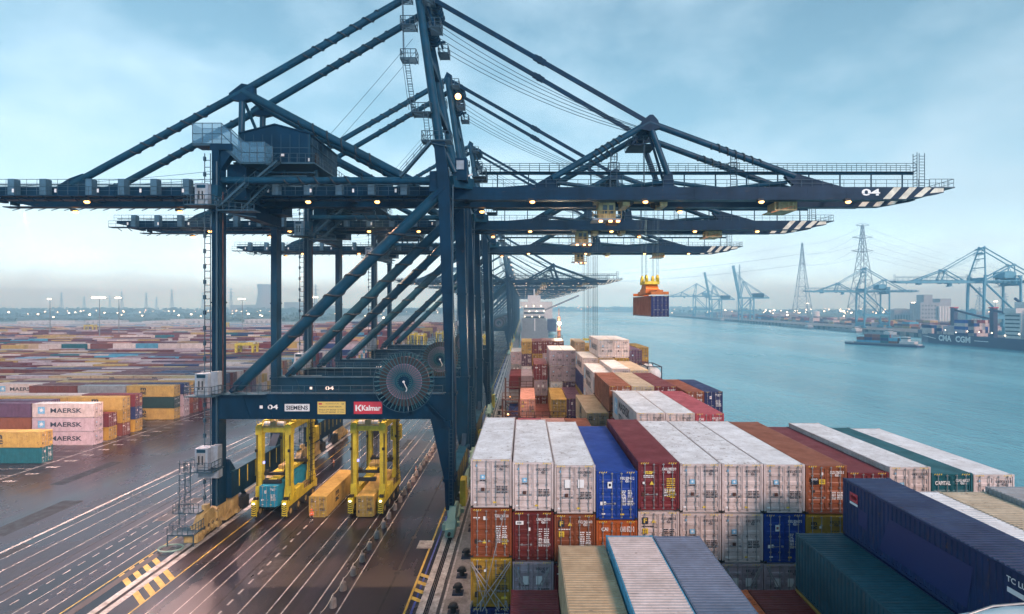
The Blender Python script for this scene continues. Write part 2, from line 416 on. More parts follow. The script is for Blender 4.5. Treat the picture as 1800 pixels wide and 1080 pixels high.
def slant(xa, ya, xb, yb, w, m): mk.quad((xa, ya, .0115), (xb, yb, .0115), (xb, yb + w, .0115), (xa, ya + w, .0115), m)
for i in range(4): slant(-43.7, 57.6 + i * 1.5, -41.2, 55.4 + i * 1.5, .75, 'liney'); slant(-39.7, 54.1 + i * 1.5, -37.5, 52.1 + i * 1.5, .75, 'liney')
for i in range(4): slant(-11.25, 53.0 + i * 1.55, -9.9, 52.2 + i * 1.55, .62, 'liney')
mk.quad((-13, 64.2, .012), (-11.2, 64.2, .012), (-11.2, 66.4, .012), (-13, 66.4, .012), 'line')
for i in range(44):            # slot marks and kerb numbers of the yard lanes, along the container ends
    y = 76 + i * 3.95
    if 97 < y < 99: continue
    mk.quad((-88.4, y, .008), (-103 - (y - 70) * .2, y, .008), (-103 - (y - 70) * .2, y + .16, .008), (-88.4, y + .16, .008), 'line')
    for j in range(3): mk.quad((-86.6 + j * .75, y + .8, .008), (-86.1 + j * .75, y + .8, .008), (-86.1 + j * .75, y + 1.5, .008), (-86.6 + j * .75, y + 1.5, .008), 'line')
for i in range(6): slant(-24 + i * .0, 128 + i * 2.2, -18.5, 126 + i * 2.2, .4, 'line')
tag(mk.obj('road_markings'), kind='structure')
pt = MB('patch'); rp = random.Random(5)
for i in range(26):
    x, y = rp.uniform(-84, -12.5), rp.uniform(34, 190); w, l = rp.uniform(.8, 3.2), rp.uniform(2, 14)
    if -42 < x < -38 or -42 < x + w < -38: continue
    pt.box(x, x + w, y, y + l, 0, .004)
for x in (-52.8, -29.9, -13.9): pt.box(x - .12, x + .12, -30, 600, 0, .005)
for i in range(16): pt.box(-14.2, -13.6, 40 + i * 9, 40.6 + i * 9, 0, .006, 'groove')
tag(pt.obj('asphalt_repairs'), kind='structure')
mk = MB('line')
for x in (-40.98, -39.88, -9.95, -8.75): mk.box(x - .34, x + .34, -40, 1700, .0, .02)
tag(mk.obj('rail_edge_paving'), kind='structure')
mk = MB('rail')
for x in (-40.43, -9.35):
    for o in (-.09, .09): mk.box(x + o - .025, x + o + .025, -40, 1700, 0, .035)
tag(mk.obj('crane_rails'), kind='structure')
mk = MB('groove'); mk.box(-43.45, -42.6, -40, 1700, 0, .014); mk.box(-8.32, -8.08 + .0, -40, 1700, 0, .022)
for i in range(260): mk.box(-8.36, -8.06, 20 + i * 1.1, 20.7 + i * 1.1, .0, .03)
tag(mk.obj('cable_trench'), kind='structure')

# ================================================================ FAR LAND: woods, fields' bushes, tower, pylons
fol = MB('foliage'); rr = random.Random(3)
def clump(x, y, w, h, n, z=0.0):
    for _ in range(n):
        a = rr.uniform(0, 6.28); px, py = x + rr.gauss(0, w * .45), y + rr.gauss(0, w * .3); pz = z + h * rr.random() ** .8
        s = rr.uniform(.10, .26) * h + .8; n1 = Vector((math.cos(a), math.sin(a), 0)) * s; n2 = Vector((rr.uniform(-.4, .4), rr.uniform(-.4, .4), 1)).normalized() * s * .8
        c = Vector((px, py, pz)); fol.quad(c - n1 - n2, c + n1 - n2 * .7, c + n1 * .8 + n2, c - n1 * .9 + n2 * .9)
for k in range(330): clump(rr.uniform(-3600, -380), rr.uniform(2350, 2900), 40, rr.uniform(14, 25), 26)
for k in range(190): clump(rr.uniform(-2600, -440), rr.uniform(1500, 1900), 18, rr.uniform(4, 12), 14)
for k in range(90): clump(rr.uniform(-1500, -430), rr.uniform(1060, 1200), 10, rr.uniform(3, 7), 12)
tag(fol.obj('tree_belt'), 'hazy wood and bushes across the fields beyond the yard', 'woodland', kind='stuff')
fol = MB('foliage')
for k in range(260): clump(rr.uniform(-250, 1500), rr.uniform(4250, 4500), 50, rr.uniform(18, 32), 22)
for k in range(120): clump(rr.uniform(700, 2600), rr.uniform(2000, 2900), 35, rr.uniform(10, 20), 16)
tag(fol.obj('tree_belt'), 'pale wooded shore closing the river at the horizon', 'woodland', kind='stuff')

t = thing('cooling_tower', 'pale hyperbolic cooling tower far off on the left horizon', 'cooling tower', (-1600, 3300, 0))
mb = MB('concrete'); prof = [(0, 68), (25, 60), (60, 50), (95, 43), (125, 41), (150, 43), (168, 45)]
N = 40; vs = []
for z, r in prof: vs += [(r * math.cos(6.2832 * i / N), r * math.sin(6.2832 * i / N), z) for i in range(N)]
mb.add(vs, [(j * N + i, j * N + (i + 1) % N, (j + 1) * N + (i + 1) % N, (j + 1) * N + i) for j in range(len(prof) - 1) for i in range(N)], None, True)
mb.obj('shell', t)
mb = MB('concrete')
for x0, w, h in ((-260, 180, 42), (80, 90, 60), (170, 240, 38), (-420, 100, 30)): mb.box(x0, x0 + w, 80, 160, 0, h)
mb.obj('plant_building', t)

def pylon(h, w, arms, r, label, loc, group=None, rz=0.0):
    mb = MB('pylon'); lv = [0, .16, .30, .43, .54, .64, .73, .81, .88, .94, 1.0]
    wd = lambda t: w * ((1 - t) ** 1.25 * .93 + .07)
    for a, b in zip(lv, lv[1:]):
        A = [Vector((sx * wd(a) / 2, sy * wd(a) / 2, a * h)) for sx, sy in ((-1, -1), (1, -1), (1, 1), (-1, 1))]
        B = [Vector((sx * wd(b) / 2, sy * wd(b) / 2, b * h)) for sx, sy in ((-1, -1), (1, -1), (1, 1), (-1, 1))]
        for i in range(4):
            j = (i + 1) % 4; mb.tube(A[i], B[i], r * 1.3, 4, cap=False); mb.tube(A[i], B[j], r * .7, 4, cap=False); mb.tube(A[j], B[i], r * .7, 4, cap=False); mb.tube(B[i], B[j], r * .7, 4, cap=False)
    for t, l in arms:
        z = t * h
        for sgn in (-1, 1):
            mb.tube((0, wd(t) / 2, z), (sgn * l, 0, z + .012 * h), r, 4); mb.tube((0, -wd(t) / 2, z), (sgn * l, 0, z + .012 * h), r, 4); mb.tube((0, 0, z + .035 * h), (sgn * l, 0, z + .012 * h), r * .8, 4)
    o = mb.obj('power_pylon', None, loc); o.rotation_euler = (0, 0, rz); return tag(o, label, 'pylon', group)
def ppx(px, y): return (px - 922) * y / FPX
pylon(192, 44, ((.72, 22), (.86, 20), (.985, 13)), .55, 'tall lattice river crossing pylon behind the cranes across the river', (ppx(1516, 1060), 1060, 0), 'river crossing pylons')
pylon(186, 40, ((.72, 6), (.87, 6), (.985, 4)), .5, 'tall slim lattice pylon left of the taller pylon across the river', (ppx(1410, 1320), 1320, 0), 'river crossing pylons', R(80))
for px, py, Y in ((1300, 465, 2300), (1722, 505, 1500), (1766, 515, 1700)):
    pylon(29 + (540 - py) * Y / FPX, 22, ((.7, 12), (.82, 14), (.93, 10)), .55, {1300: 'thin pale pylon behind the raised booms far across the river', 1722: 'small pylon left of the right edge beyond the moored ship', 1766: 'small pylon at the right edge under the big crane'}[px], (ppx(px, Y), Y, 0), 'far pylons')
pyl = [(108, 514, 2600), (148, 521, 3000), (193, 520, 3300), (214, 512, 2500), (257, 514, 2600), (275, 522, 3200), (302, 509, 2400), (357, 514, 2700), (406, 506, 2500), (555, 500, 2300)]
for i, (px, py, Y) in enumerate(pyl):
    pylon(29 + (540 - py) * Y / FPX, 17, ((.66, 11), (.8, 13), (.92, 9)), .5, 'hazy power pylon on the left horizon, %s of the row from the left edge' % ORD[i + 1], (ppx(px, Y), Y, 0), 'pylons on the left horizon')
wi = MB('pylon')
def wire(a, b, sag, r=.16, n=14):
    a, b = Vector(a), Vector(b); wi.path([a + (b - a) * i / n - Vector((0, 0, 4 * sag * (i / n) * (1 - i / n))) for i in range(n + 1)], r, 4)
P1 = (ppx(1516, 1060), 1060); P2 = (ppx(1410, 1320), 1320)
for z1, z2, o in ((165, 160, 20), (165, 160, -20), (138, 134, 22), (138, 134, -22), (189, 184, 0)):
    wire((P1[0] + o, P1[1], z1), (P2[0], P2[1] + o * .4, z2), 10)
    wire((P1[0] + o, P1[1], z1), (P1[0] + 720 + o, P1[1] + 120, 62), 25)
    wire((P2[0], P2[1] + o * .4, z2), (-260, 1900 + o, 150 if z1 > 150 else 132), 30)
tag(wi.obj('power_lines'), 'thin power lines strung from the river crossing pylons', 'power line')

# far floodlight masts, lit
def mast(px, base_y, top_y, label, n=5, warm='lampw'):
    Y = FPX * CAMZ / (base_y - 540); X = ppx(px, Y); h = CAMZ + (540 - top_y) * Y / FPX
    t = thing('floodlight_mast', label, 'light mast', (X, Y, 0), 0, 'lit masts over the yard')
    MB('pylon').tube((0, 0, 0), (0, 0, h), .38, 8, r2=.2).obj('pole', t)
    c = MB('steel'); c.box(-n * .9, n * .9, -.3, .3, h, h + .25); c.obj('crossbar', t)
    l = MB('lampw')
    for i in range(n): l.box(-n * .85 + i * 1.7, -n * .85 + i * 1.7 + 1.1, -.75, -.35, h + .1, h + 1.0)
    l.obj('lamp', t)
mast(175, 612, 525, 'lit floodlight mast with a wide lamp row above the yard, left', 6)
mast(88, 600, 527, 'lit floodlight mast nearest the left edge of the picture', 2)
mast(209, 604, 525, 'narrow lit floodlight mast just right of the wide one', 3)
mast(426, 596, 527, 'lit floodlight mast seen right of the landside crane leg', 4)
mast(553, 600, 524, 'lit floodlight mast seen beyond the second crane leg', 4)
mast(1605, 577, 533, 'white floodlight mast across the river beside the silo block', 3)
mast(1420, 566, 534, 'white floodlight mast at the foot of the slim pylon', 3)
mast(1750, 582, 531, 'white floodlight mast by the legs of the rightmost crane', 3)

# across the river: silo block, sheds, far terminal stacks
t = thing('silo_block', 'tall grey silo and factory block across the river', 'factory', (ppx(1618, 1080), 1080, 0))
mb = MB('building'); mb.box(0, 62, 0, 30, 0, 38); mb.box(8, 26, 2, 22, 38, 54); mb.box(40, 62, 0, 30, 38, 46); mb.obj('block', t)
mb = MB('white')
for i in range(5): mb.tube((36 + i * 5.6, -3.2, 0), (36 + i * 5.6, -3.2, 31), 2.6, 14)
mb.obj('silo', t); mb = MB('glass')
for i in range(5):
    for j in range(4): mb.box(3 + i * 6.2, 6.6 + i * 6.2, -.12, .0, 6 + j * 8, 9.4 + j * 8)
mb.obj('window_row', t)
for n, (px, w, d, h, lab) in enumerate(((1572, 46, 30, 22, 'low grey shed left of the silo block across the river'), (1700, 60, 40, 16, 'long low shed right of the silo block across the river'), (1355, 80, 40, 12, 'pale low shed near the far end of the opposite quay'), (1260, 60, 40, 14, 'pale shed under the raised booms at the opposite quay'))):
    Y = 1150 + (300 if px < 1400 else 0); mb = MB('building'); mb.box(0, w, 0, d, 0, h); mb.poly([(-1, h), (w + 1, h), (w * .5, h + 4)], -.5, d + .5)
    for i in range(int(w / 6)): mb.box(1.5 + i * 6, 4.5 + i * 6, -.1, 0, 2, h * .55, 'glass')
    tag(mb.obj('warehouse', None, (ppx(px, Y), Y, 0)), lab, 'shed')
mb = MB('white'); mb.tube((0, 0, 0), (0, 0, 17), 9, 24); mb.sphere((0, 0, 17), 9, None, 24, 8, .25, True); tag(mb.obj('storage_tank', None, (ppx(1434, 1400), 1400, 0)), 'small white storage tank right of the slim pylon foot', 'tank')
def far_lights(pts, label, m='lampw'):
    mb = MB(m)
    for x, y, z, s in pts: mb.box(x - s, x + s, y - s, y + s, z - s, z + s)
    tag(mb.obj('distant_lights', None), label, 'lights', kind='stuff')
far_lights([(rr.uniform(560, 1500), rr.uniform(1150, 2400), rr.uniform(6, 22), rr.uniform(.7, 1.4)) for _ in range(120)], 'scattered lamps of the port across the river')
far_lights([(rr.uniform(-200, 900), rr.uniform(4240, 4300), rr.uniform(6, 40), rr.uniform(1.5, 2.6)) for _ in range(50)], 'tiny lamps along the far shore at the horizon')
far_lights([(rr.uniform(-1900, -250), rr.uniform(900, 2900), rr.uniform(6, 16), rr.uniform(.7, 1.5)) for _ in range(90)], 'scattered lamps among the fields and sheds on the left')
# ================================================================ GANTRY CRANE (built where the first one stands)
CX, CY = -25.0, 79.0
def crane_parts(num, big_text):
    P = []                                   # (name, MB, [(name, MB), ...])
    def part(name, mb, *kids): P.append((name, mb, list(kids)))
    for s in (1, -1):
        Y = lambda y: y if s > 0 else 158 - y
        def yy(a, b): return (Y(a), Y(b)) if s > 0 else (Y(b), Y(a))
        y0, y1 = yy(70.0, 71.7)
        # landside leg with flanges and bracket
        mb = MB('blue'); mb.box(-40.95, -40.0, y0, y1, 2.6, 49.6); mb.box(-41.1, -39.85, y0 - .12, y1 + .12, 17.3, 17.65); mb.box(-41.1, -39.85, y0 - .12, y1 + .12, 41.5, 41.75); [mb.box(-40.97, -39.98, y0 - .02, y1 + .02, z, z + .06) for z in (8, 12, 21, 25.5, 34, 38, 46)]; mb.box(-41.05, -39.9, y0 - .06, y1 + .06, 29.5, 29.7)
        mb.box(-41.2, -38.3, *yy(70, 75.5), 49.6, 50.4); mb.poly([(-40.0, 47), (-38.3, 49.6), (-40.0, 49.6)], y0 + .3, y1 - .3)
        mb.box(-40.0, -37.4, *yy(71.9, 75.5), 43.4, 48.2)
        kids = []
        if s > 0:
            l = MB('railing'); l.ladder((-41.25, 69.6, 3), (-41.25, 69.6, 49), (1, 0, 0), .75, .07, .9)
            for z in range(4, 49, 2): l.box(-41.75, -41.5, 69.45, 69.75, z, z + .55)
            l.tube((-40.2, 69.85, 3), (-40.2, 69.85, 48), .12, 6); l.tube((-39.4, 69.85, 18), (-39.4, 69.85, 44), .07, 6, 'rustbrown'); kids.append(('lift_rack', l))
        part('leg', mb, *kids)
        # waterside leg: splayed foot, leaning upward, kinked head
        mb = MB('blue')
        for ol in ([(-10.35, 2.4), (-9.25, 2.4), (-9.2, 6.3), (-10.5, 6.3)], [(-10.5, 6.3), (-9.2, 6.3), (-9.1, 14.3), (-12.3, 14.3)],
                   [(-12.3, 14.3), (-9.1, 14.3), (-9.1, 17.5), (-10.25, 17.5)], [(-10.25, 17.5), (-9.1, 17.5), (-9.85, 45.4), (-11.4, 45.4)], [(-11.4, 45.4), (-9.85, 45.4), (-10.6, 50.6), (-11.9, 50.6)]):
            mb.poly(ol, y0, y1)
        for z, a, b in ((17.4, -10.45, -8.95), (50.3, -12.1, -10.4), (6.1, -10.7, -9.0), (30.9, -10.95, -9.35)): mb.box(a, b, y0 - .13, y1 + .13, z, z + .35)
        l = MB('railing'); l.ladder((-9.6, Y(69.85), 3), (-9.6, Y(69.85), 14), (1, 0, 0), .5, .05, .5); l.tube((-9.4, Y(69.85), 14), (-9.35, Y(69.85), 45), .09, 6)
        part('leg', mb, ('cable_conduit', l))
        # portal beam between the legs
        mb = MB('blue'); py0, py1 = yy(70.06, 71.6)
        mb.poly([(-40.0, 14.3), (-12.3, 14.3), (-10.3, 14.31), (-10.3, 17.5), (-40.0, 17.5)], py0, py1); mb.box(-40.0, -10.5, py0 - .14, py1 + .14, 17.5, 17.62)
        for x in (-36.9, -33.9): mb.bar((x, py0 - .03, 17.4), (x + 1.0, py0 - .03, 14.4), .1, .05)
        mb.box(-15.9, -14.9, py0 - .5, py0, 14.9, 17.3)
        kids = []
        r = MB('railing'); r.rail([(-42.0, Y(69.3), 17.66), (-10.6, Y(69.3), 17.66)], 1.15, 1.5); r.box(-42.1, -33.6, *yy(69.2, 70.05), 17.6, 17.68); kids.append(('railing', r))
        yt = 69.915 if s > 0 else 158 - 71.75
        t = MB('inkw'); yt2 = (70.06 if s > 0 else 86.4) - .006
        t.text(num, (-32.97 if s > 0 else -31.5, yt2, 15.9), (1, 0, 0), (0, 0, 1), .62, 'inkw', .025, 1.35); t.box(-34.7, -34.3, yt2, yt2 + .004, 15.7, 16.1)
        kids.append(('number', t))
        part('portal_beam', mb, *kids)
        # diagonal brace with wound strake
        mb = MB('blue2'); ym = Y(70.85); a, b = Vector((-38.0, ym, 18.4)), Vector((-11.0, ym, 44.3)); mb.tube(a, b, .74, 18)
        mb.bar(b - (b - a).normalized() * 1.6, b + (b - a).normalized() * .6, .5, 1.9, 'blue', (0, 1, 0)); mb.bar(a - (b - a).normalized() * .8, a + (b - a).normalized() * 1.2, .5, 1.7, 'blue', (0, 1, 0))
        h = MB('cord'); h.helix(a.lerp(b, .26), a.lerp(b, .80), .76, 5.2, .15); part('diagonal_brace', mb, ('strake', h))
        # tie pipe near the leg tops
        mb = MB('blue2'); a, b = Vector((-40, ym, 45.75)), Vector((-12.4, ym, 45.75)); mb.tube(a, b, .47, 16); mb.box(-12.5, -10.9, ym - .5, ym + .5, 44.2, 46.9, 'blue')
        h = MB('cord'); h.helix(a.lerp(b, .30), a.lerp(b, .68), .48, 5, .13); part('tie_pipe', mb, ('strake', h))
        # girder and boom
        g0, g1 = yy(75.5, 76.9)
        mb = MB('blue'); mb.poly([(-80, 45.95), (-80, 45.35), (-74.2, 44.2), (-8, 44.2), (-8, 45.95)], g0, g1)
        for x in range(-78, -8, 5): mb.box(x, x + .14, g0 - .05, g1 + .05, 44.5, 45.9)
        w0, w1 = yy(74.15, 75.45); w = MB('blue'); w.box(-80.6, -11.6, w0, w1, 44.42, 44.56)
        for x in range(-79, -12, 2): w.bar((x, Y(74.3), 44.4), (x, Y(75.5), 43.9), .1)
        r = MB('railing'); r.rail([(-80.6, Y(74.2), 44.56), (-11.7, Y(74.2), 44.56)], 1.15, 1.45); r.rail([(-80.6, Y(75.6), 45.95), (-41.2, Y(75.6), 45.95)], 1.1, 1.45); r.rail([(-37, Y(75.6), 45.95), (-12, Y(75.6), 45.95)], 1.0, 1.45)
        r.tube((-80, Y(75.7), 46.3), (-12, Y(75.7), 46.3), .1, 6)
        cabs = []
        for x in (-75.8, -71.3, -66.9, -60.5, -56.0, -51.5, -47.0, -34.6, -30.2, -25.8, -21.3, -16.8): c = MB('cabinet'); cabs.append(('cable_cabinet', c)); c.box(x - .44, x + .44, *yy(74.2, 75.2), 44.6, 46.8 if x < -41 else 46.0)
        k = MB('inkw')
        for i in range(11): k.box(-77 + i * 5.9, -76.75 + i * 5.9, w0 + (0 if s > 0 else 1.24), w0 + (.06 if s > 0 else 1.3), 44.9, 45.4)
        part('girder', mb, ('walkway', w), ('railing', r), *cabs, ('sign', k))
        mb = MB('blue'); mb.poly([(-8, 44.2), (51.2, 44.2), (54.2, 44.25), (59.2, 45.15), (59.3, 45.95), (-8, 45.95)], g0, g1)
        for x in (3, 9, 16.7, 17.1, 24, 28.5, 33, 40, 45.4): mb.box(x, x + .1, g0 - .03, g1 + .03, 44.25, 45.9)
        mb.box(-8, 51, g0 - .02, g1 + .02, 44.95, 45.0); mb.box(-8, 51, g0 - .06, g1 + .06, 44.14, 44.2)
        for ol in ([(-4, 45.95), (1.5, 46.4), (4.2, 48.0), (5.2, 47.3), (4.5, 46.7), (4.6, 45.95)], [(18.9, 45.95), (19.7, 46.3), (19.9, 48.1), (21.0, 48.1), (21.2, 46.3), (22.0, 45.95)],
                   [(37.2, 45.95), (38.2, 46.3), (37.0, 47.5), (37.4, 48.2), (39.0, 47.8), (45.5, 45.95)]): mb.poly(ol, g0 + .35, g1 - .35)
        sts = []
        for yo in (g0 - .012, g1 + .012):
            st = MB('cream'); sts.append(('hazard_stripe', st))
            for i, x in enumerate((50.6, 52.8, 55.0)):
                lo = 44.25 if x < 54 else 44.55; st.quad((x, yo, lo), (x + 1.05, yo, lo), (x + 2.6, yo, 45.9), (x + 1.55, yo, 45.9))
            st.add([(57.2, yo, 45.05), (59.15, yo, 45.25), (59.2, yo, 45.9), (58.0, yo, 45.9)], [(0, 1, 2, 3)])
        r = MB('railing'); r.rail([(-7.5, Y(75.6), 45.96), (57.2, Y(75.6), 45.96)], 1.05, 1.5); r.rail([(57.2, Y(75.5), 45.96), (60.6, Y(75.5), 45.96), (60.6, Y(79), 45.96)], 1.1, .8); r.box(57.3, 60.7, *yy(75.4, 79), 45.8, 45.95)
        kids = [*sts, ('railing', r)]
        if s > 0 and big_text:
            t = MB('inkw'); t.quad((47.0, g0 - .006, 44.45), (50.7, g0 - .006, 44.45), (50.7, g0 - .006, 45.9), (47.0, g0 - .006, 45.9), 'blue'); t.text(num, (48.9, g0 - .014, 45.2), (1, 0, 0), (0, 0, 1), .95, 'inkw', .03, 2.6); kids.append(('number', t))
        part('boom', mb, *kids)
        # mast leg, stays and struts
        ya = Y(76.0); ap = Vector((-15.2, Y(76.2), 74.0)); jl = Vector((-40.0, ya, 59.6)); jw = Vector((17.7, ya, 55.2))
        mb = MB('blue2'); mb.tube((-11.2, Y(70.85), 50.4), ap, .62, 16, r2=.55)
        mb.poly([(-16.1, 73.4), (-14.6, 73.0), (-14.3, 74.6), (-15.3, 75.3)], *yy(75.8, 76.8), 'blue'); part('mast_leg', mb)
        mb = MB('blue2'); lug = Vector((-64.2, ya, 46.4)); mb.tube(lug, jl, .50, 14); mb.tube(jl, ap, .50, 14); mb.poly([(-66.5, 45.95), (-64.5, 47.2), (-62.6, 47.9), (-61.6, 47.2), (-62.0, 45.95)], ya - .3, ya + .3, 'blue')
        mb.poly([(-41.6, 58.4), (-39.9, 58.1), (-38.2, 58.5), (-38.3, 60.3), (-40, 60.6), (-41.8, 59.2)], ya - .45, ya + .45, 'blue')
        h = MB('cord'); h2 = MB('cord'); h.helix(lug.lerp(jl, .35), lug.lerp(jl, .82), .51, 6, .13); h2.helix(jl.lerp(ap, .35), jl.lerp(ap, .78), .51, 6, .13); part('backstay', mb, ('strake', h), ('strake', h2))
        mb = MB('blue2'); a, b = jl, Vector((-15.4, ya, 46.6)); mb.tube(a, b, .58, 14); h = MB('cord'); h.helix(a.lerp(b, .33), a.lerp(b, .78), .6, 5.5, .13); part('inner_backstay', mb, ('strake', h))
        mb = MB('blue2'); mb.tube((-40.3, ya, 50), (-40.1, ya, 59.3), .42, 12); part('backstay_post', mb)
        mb = MB('blue'); p0 = ap + Vector((.5, 0, -.2)); mid = p0.lerp(jw, .52)
        mb.bar(p0, mid, .25, .62); mb.bar(mid, jw, .25, .62); mb.tube(mid - Vector((0, .3, 0)), mid + Vector((0, .3, 0)), .45, 12); mb.bar(mid - (jw - p0).normalized() * .9, mid + (jw - p0).normalized() * .9, .4, .8); part('forestay', mb)
        mb = MB('blue2'); a, b = jw, Vector((38.4, ya, 47.6)); mb.tube(a, b, .45, 14); mb.poly([(16.4, 54.2), (17.6, 53.9), (19.2, 54.3), (18.9, 55.4), (18.2, 56.2), (17.7, 56.2), (16.6, 55.3)], ya - .42, ya + .42, 'blue')
        h = MB('cord'); h.helix(a.lerp(b, .42), a.lerp(b, .76), .46, 6, .13); part('outer_forestay', mb, ('strake', h))
        mb = MB('blue2'); a, b = Vector((3.9, ya, 47.3)), jw; mb.tube(a, b, .45, 14); h = MB('cord'); h.helix(a.lerp(b, .42), a.lerp(b, .72), .46, 5, .13); part('boom_strut', mb, ('strake', h))
        mb = MB('blue2'); mb.tube(jw, (20.4, ya, 47.8), .42, 12); part('boom_post', mb)
        # waterside machinery under the legs: bogies
        for xr, big in ((-40.43, True), (-9.35, False)):
            mb = MB('bogie' if big else 'green'); wh = MB('black'); yb = Y(70.85)
            mb.polyx([(yb - 1.0, 3.0), (yb + 1.0, 3.0), (yb + 3.0, 1.75), (yb + 2.6, 1.3), (yb - 2.6, 1.3), (yb - 3.0, 1.75)], xr - .45, xr + .45)
            for o in (-2.3, 2.3):
                mb.polyx([(yb + o - .35, 1.9), (yb + o + .35, 1.9), (yb + o + 1.8, 1.0), (yb + o + 1.8, .55), (yb + o - 1.8, .55), (yb + o - 1.8, 1.0)], xr - .6, xr + .6)
                for w_ in (-1.2, -.4, .4, 1.2): wh.tube((xr - .18, yb + o + w_, .36), (xr + .18, yb + o + w_, .36), .34, 14)
                mb.box(xr - 1.1, xr - .5, yb + o - .9, yb + o - .3, .7, 1.4); mb.box(xr + .5, xr + 1.0, yb + o + .3, yb + o + .9, .7, 1.3); mb.tube((xr - 1.1, yb + o + .7, 1.0), (xr - .5, yb + o + .7, 1.0), .28, 10)
            e0 = yb - 4.4 * s; mb.box(xr - .5, xr + .5, min(e0, e0 + .4 * s), max(e0, e0 + .4 * s), .35, 1.3); mb.tube((xr, e0, .85), (xr, e0 - .5 * s, .85), .2, 10, 'black')
            part('bogie', mb, ('wheels', wh))
    # sill beams along the rails
    for xa, xb in ((-40.85, -39.3), (-10.3, -9.15)):
        mb = MB('blue'); mb.box(xa, xb, 71.7, 86.3, 3.4, 6.8); mb.polyx([(71.7, 6.8), (73.2, 6.8), (71.7, 8.6)], xa + .2, xb - .2); mb.polyx([(86.3, 6.8), (84.8, 6.8), (86.3, 8.6)], xa + .2, xb - .2); mb.box(xa - .1, xb + .1, 71.9, 86.1, 6.8, 6.92, 'blue2')
        for i in range(6): mb.box(xb - .02, xb + .03, 73.6 + i * 2.2, 73.75 + i * 2.2, 4.4, 6.7, 'yellow')
        for yb in (75.5, 82.5): mb.bar((xa + .7, yb, 3.4), (xa + .7, yb + (2 if yb < 79 else -2), 1.5), .35); mb.box(xa, xb, yb - .8, yb + .8, .8, 2.4, 'black')
        part('sill_beam', mb)
    # equipment on the waterside sill, seen yellow from above
    mb = MB('yellow'); mb.box(-9.1, -8.3, 75.2, 77.4, 1.0, 4.6); mb.box(-9.0, -8.4, 78, 79.4, .6, 2.2); part('drive_cabinet', mb)
    # crossties between the twin beams
    for x in (-79, -64.5, -48, -40, -26, -12.5, -9): mb = MB('blue'); part('cross_beam', mb); mb.box(x, x + .8, 76.9, 81.1, 44.7, 45.8)
    for x in (3.5, 20.2, 38, 58.2): mb = MB('blue'); part('cross_beam', mb); mb.tube((x, 76.9, 45.4), (x, 81.1, 45.4), .38, 10)
    for a, b in (((4.5, 76.4), (19.8, 81.6)), ((4.5, 81.6), (19.8, 76.4)), ((21, 76.4), (37.5, 81.6)), ((21, 81.6), (37.5, 76.4))):
        mb = MB('blue2'); part('cross_brace', mb); mb.tube((a[0], a[1], 46.8), ((a[0] + b[0]) / 2, 79, 46.4), .3, 8, 'blue2'); mb.tube(((a[0] + b[0]) / 2, 79, 46.4), (b[0], b[1], 46.8), .3, 8, 'blue2')
    mb = MB('blue'); mb.box(-11.8, -10.7, 71.7, 86.3, 45.9, 48.6); part('portal_cross_beam', mb); mb = MB('blue'); mb.box(-40.8, -39.4, 71.7, 86.3, 41.9, 44.0); mb.box(-40.8, -39.4, 75.5, 82.5, 46.2, 49.6); part('portal_cross_beam', mb); mb = MB('blue2'); mb.tube((-40, 76, 59.4), (-40, 82, 59.4), .3, 8, 'blue2'); mb.tube((-40.1, 76, 58.9), (-39, 81.4, 51.5), .22, 8, 'blue2')
    part('backstay_tie', mb)
    # mast: cross ties, head platforms, ladders, sheaves
    mb = MB('blue')
    for z, y in ((64.5, 74.2), (57.0, 72.4)):
        f = (z - 50.4) / 23.6; x = -11.2 - 4 * f; yl = 70.85 + 5.35 * f; mb.box(x - .3, x + .3, yl, 158 - yl, z - .35, z + .35)
    mb.box(-15.7, -14.9, 76.8, 81.2, 73.2, 74.4); mb.box(-14.9, -14.2, 75.6, 82.4, 68.4, 69.1); part('mast_tie', mb)
    mb = MB('railing')
    for z, x0, x1, ya, yb in ((72.2, -17.4, -15.9, 74.4, 76.2), (72.2, -14.3, -12.8, 74.4, 83.6), (68.2, -17.2, -15.2, 74.0, 76.0), (67.9, -13.2, -11.7, 74.0, 76.4), (67.9, -13.2, -11.7, 81.6, 84.0), (63.2, -17.0, -14.9, 73.2, 75.0), (55.0, -15.0, -12.4, 71.0, 73.2), (50.8, -13.4, -9.6, 69.6, 71.5)):
        n_ = int((yb - ya) / .3)
        for i in range(n_ + 1): y_ = ya + (yb - ya) * i / n_; mb.box(x0, x1, y_ - .05, y_ + .05, z - .1, z)
        mb.box(x0 - .06, x0 + .02, ya, yb, z - .2, z); mb.box(x1 - .02, x1 + .06, ya, yb, z - .2, z); mb.rail([(x0, yb, z), (x0, ya, z), (x1, ya, z), (x1, yb, z)], 1.15, .8, .05)
        mb.bar((x0, ya + .2, z - .15), (x1, ya + .2, z - .9), .09)
    mb.ladder((-16.7, 74.0, 63.2), (-17.0, 74.6, 72), (0, 1, 0), .6, .05); mb.ladder((-14.8, 71.6, 55), (-16.2, 73.4, 63.2), (1, 0, 0), .6, .05)
    for i in range(9): z = 56 + i * .95; x = -14.9 - i * .16; mb.rail([(x - .4, 71.2 + i * .2, z), (x + .4, 71.2 + i * .2, z)], .01, .8, .03)
    for q in (-.45, .45): mb.tube((-14.9 + q, 71.1, 55.2), (-16.4 + q, 72.9, 64), .035, 4)
    mb.stairs((-16.2, 69.5, 46), (-12.2, 69.5, 50.6), .8, (0, 1, 0)); mb.ladder((-12.6, 70.2, 50.8), (-13.2, 71.0, 55), (1, 0, 0), .6, .05)
    part('mast_platform', mb)
    mb = MB('blue')
    for y in (77.2, 78.4, 79.6, 80.8): mb.tube((-13.6, y - .12, 69.2), (-13.6, y + .12, 69.2), .95, 18); mb.tube((-12.8, y - .12, 72.6), (-12.8, y + .12, 72.6), .8, 18)
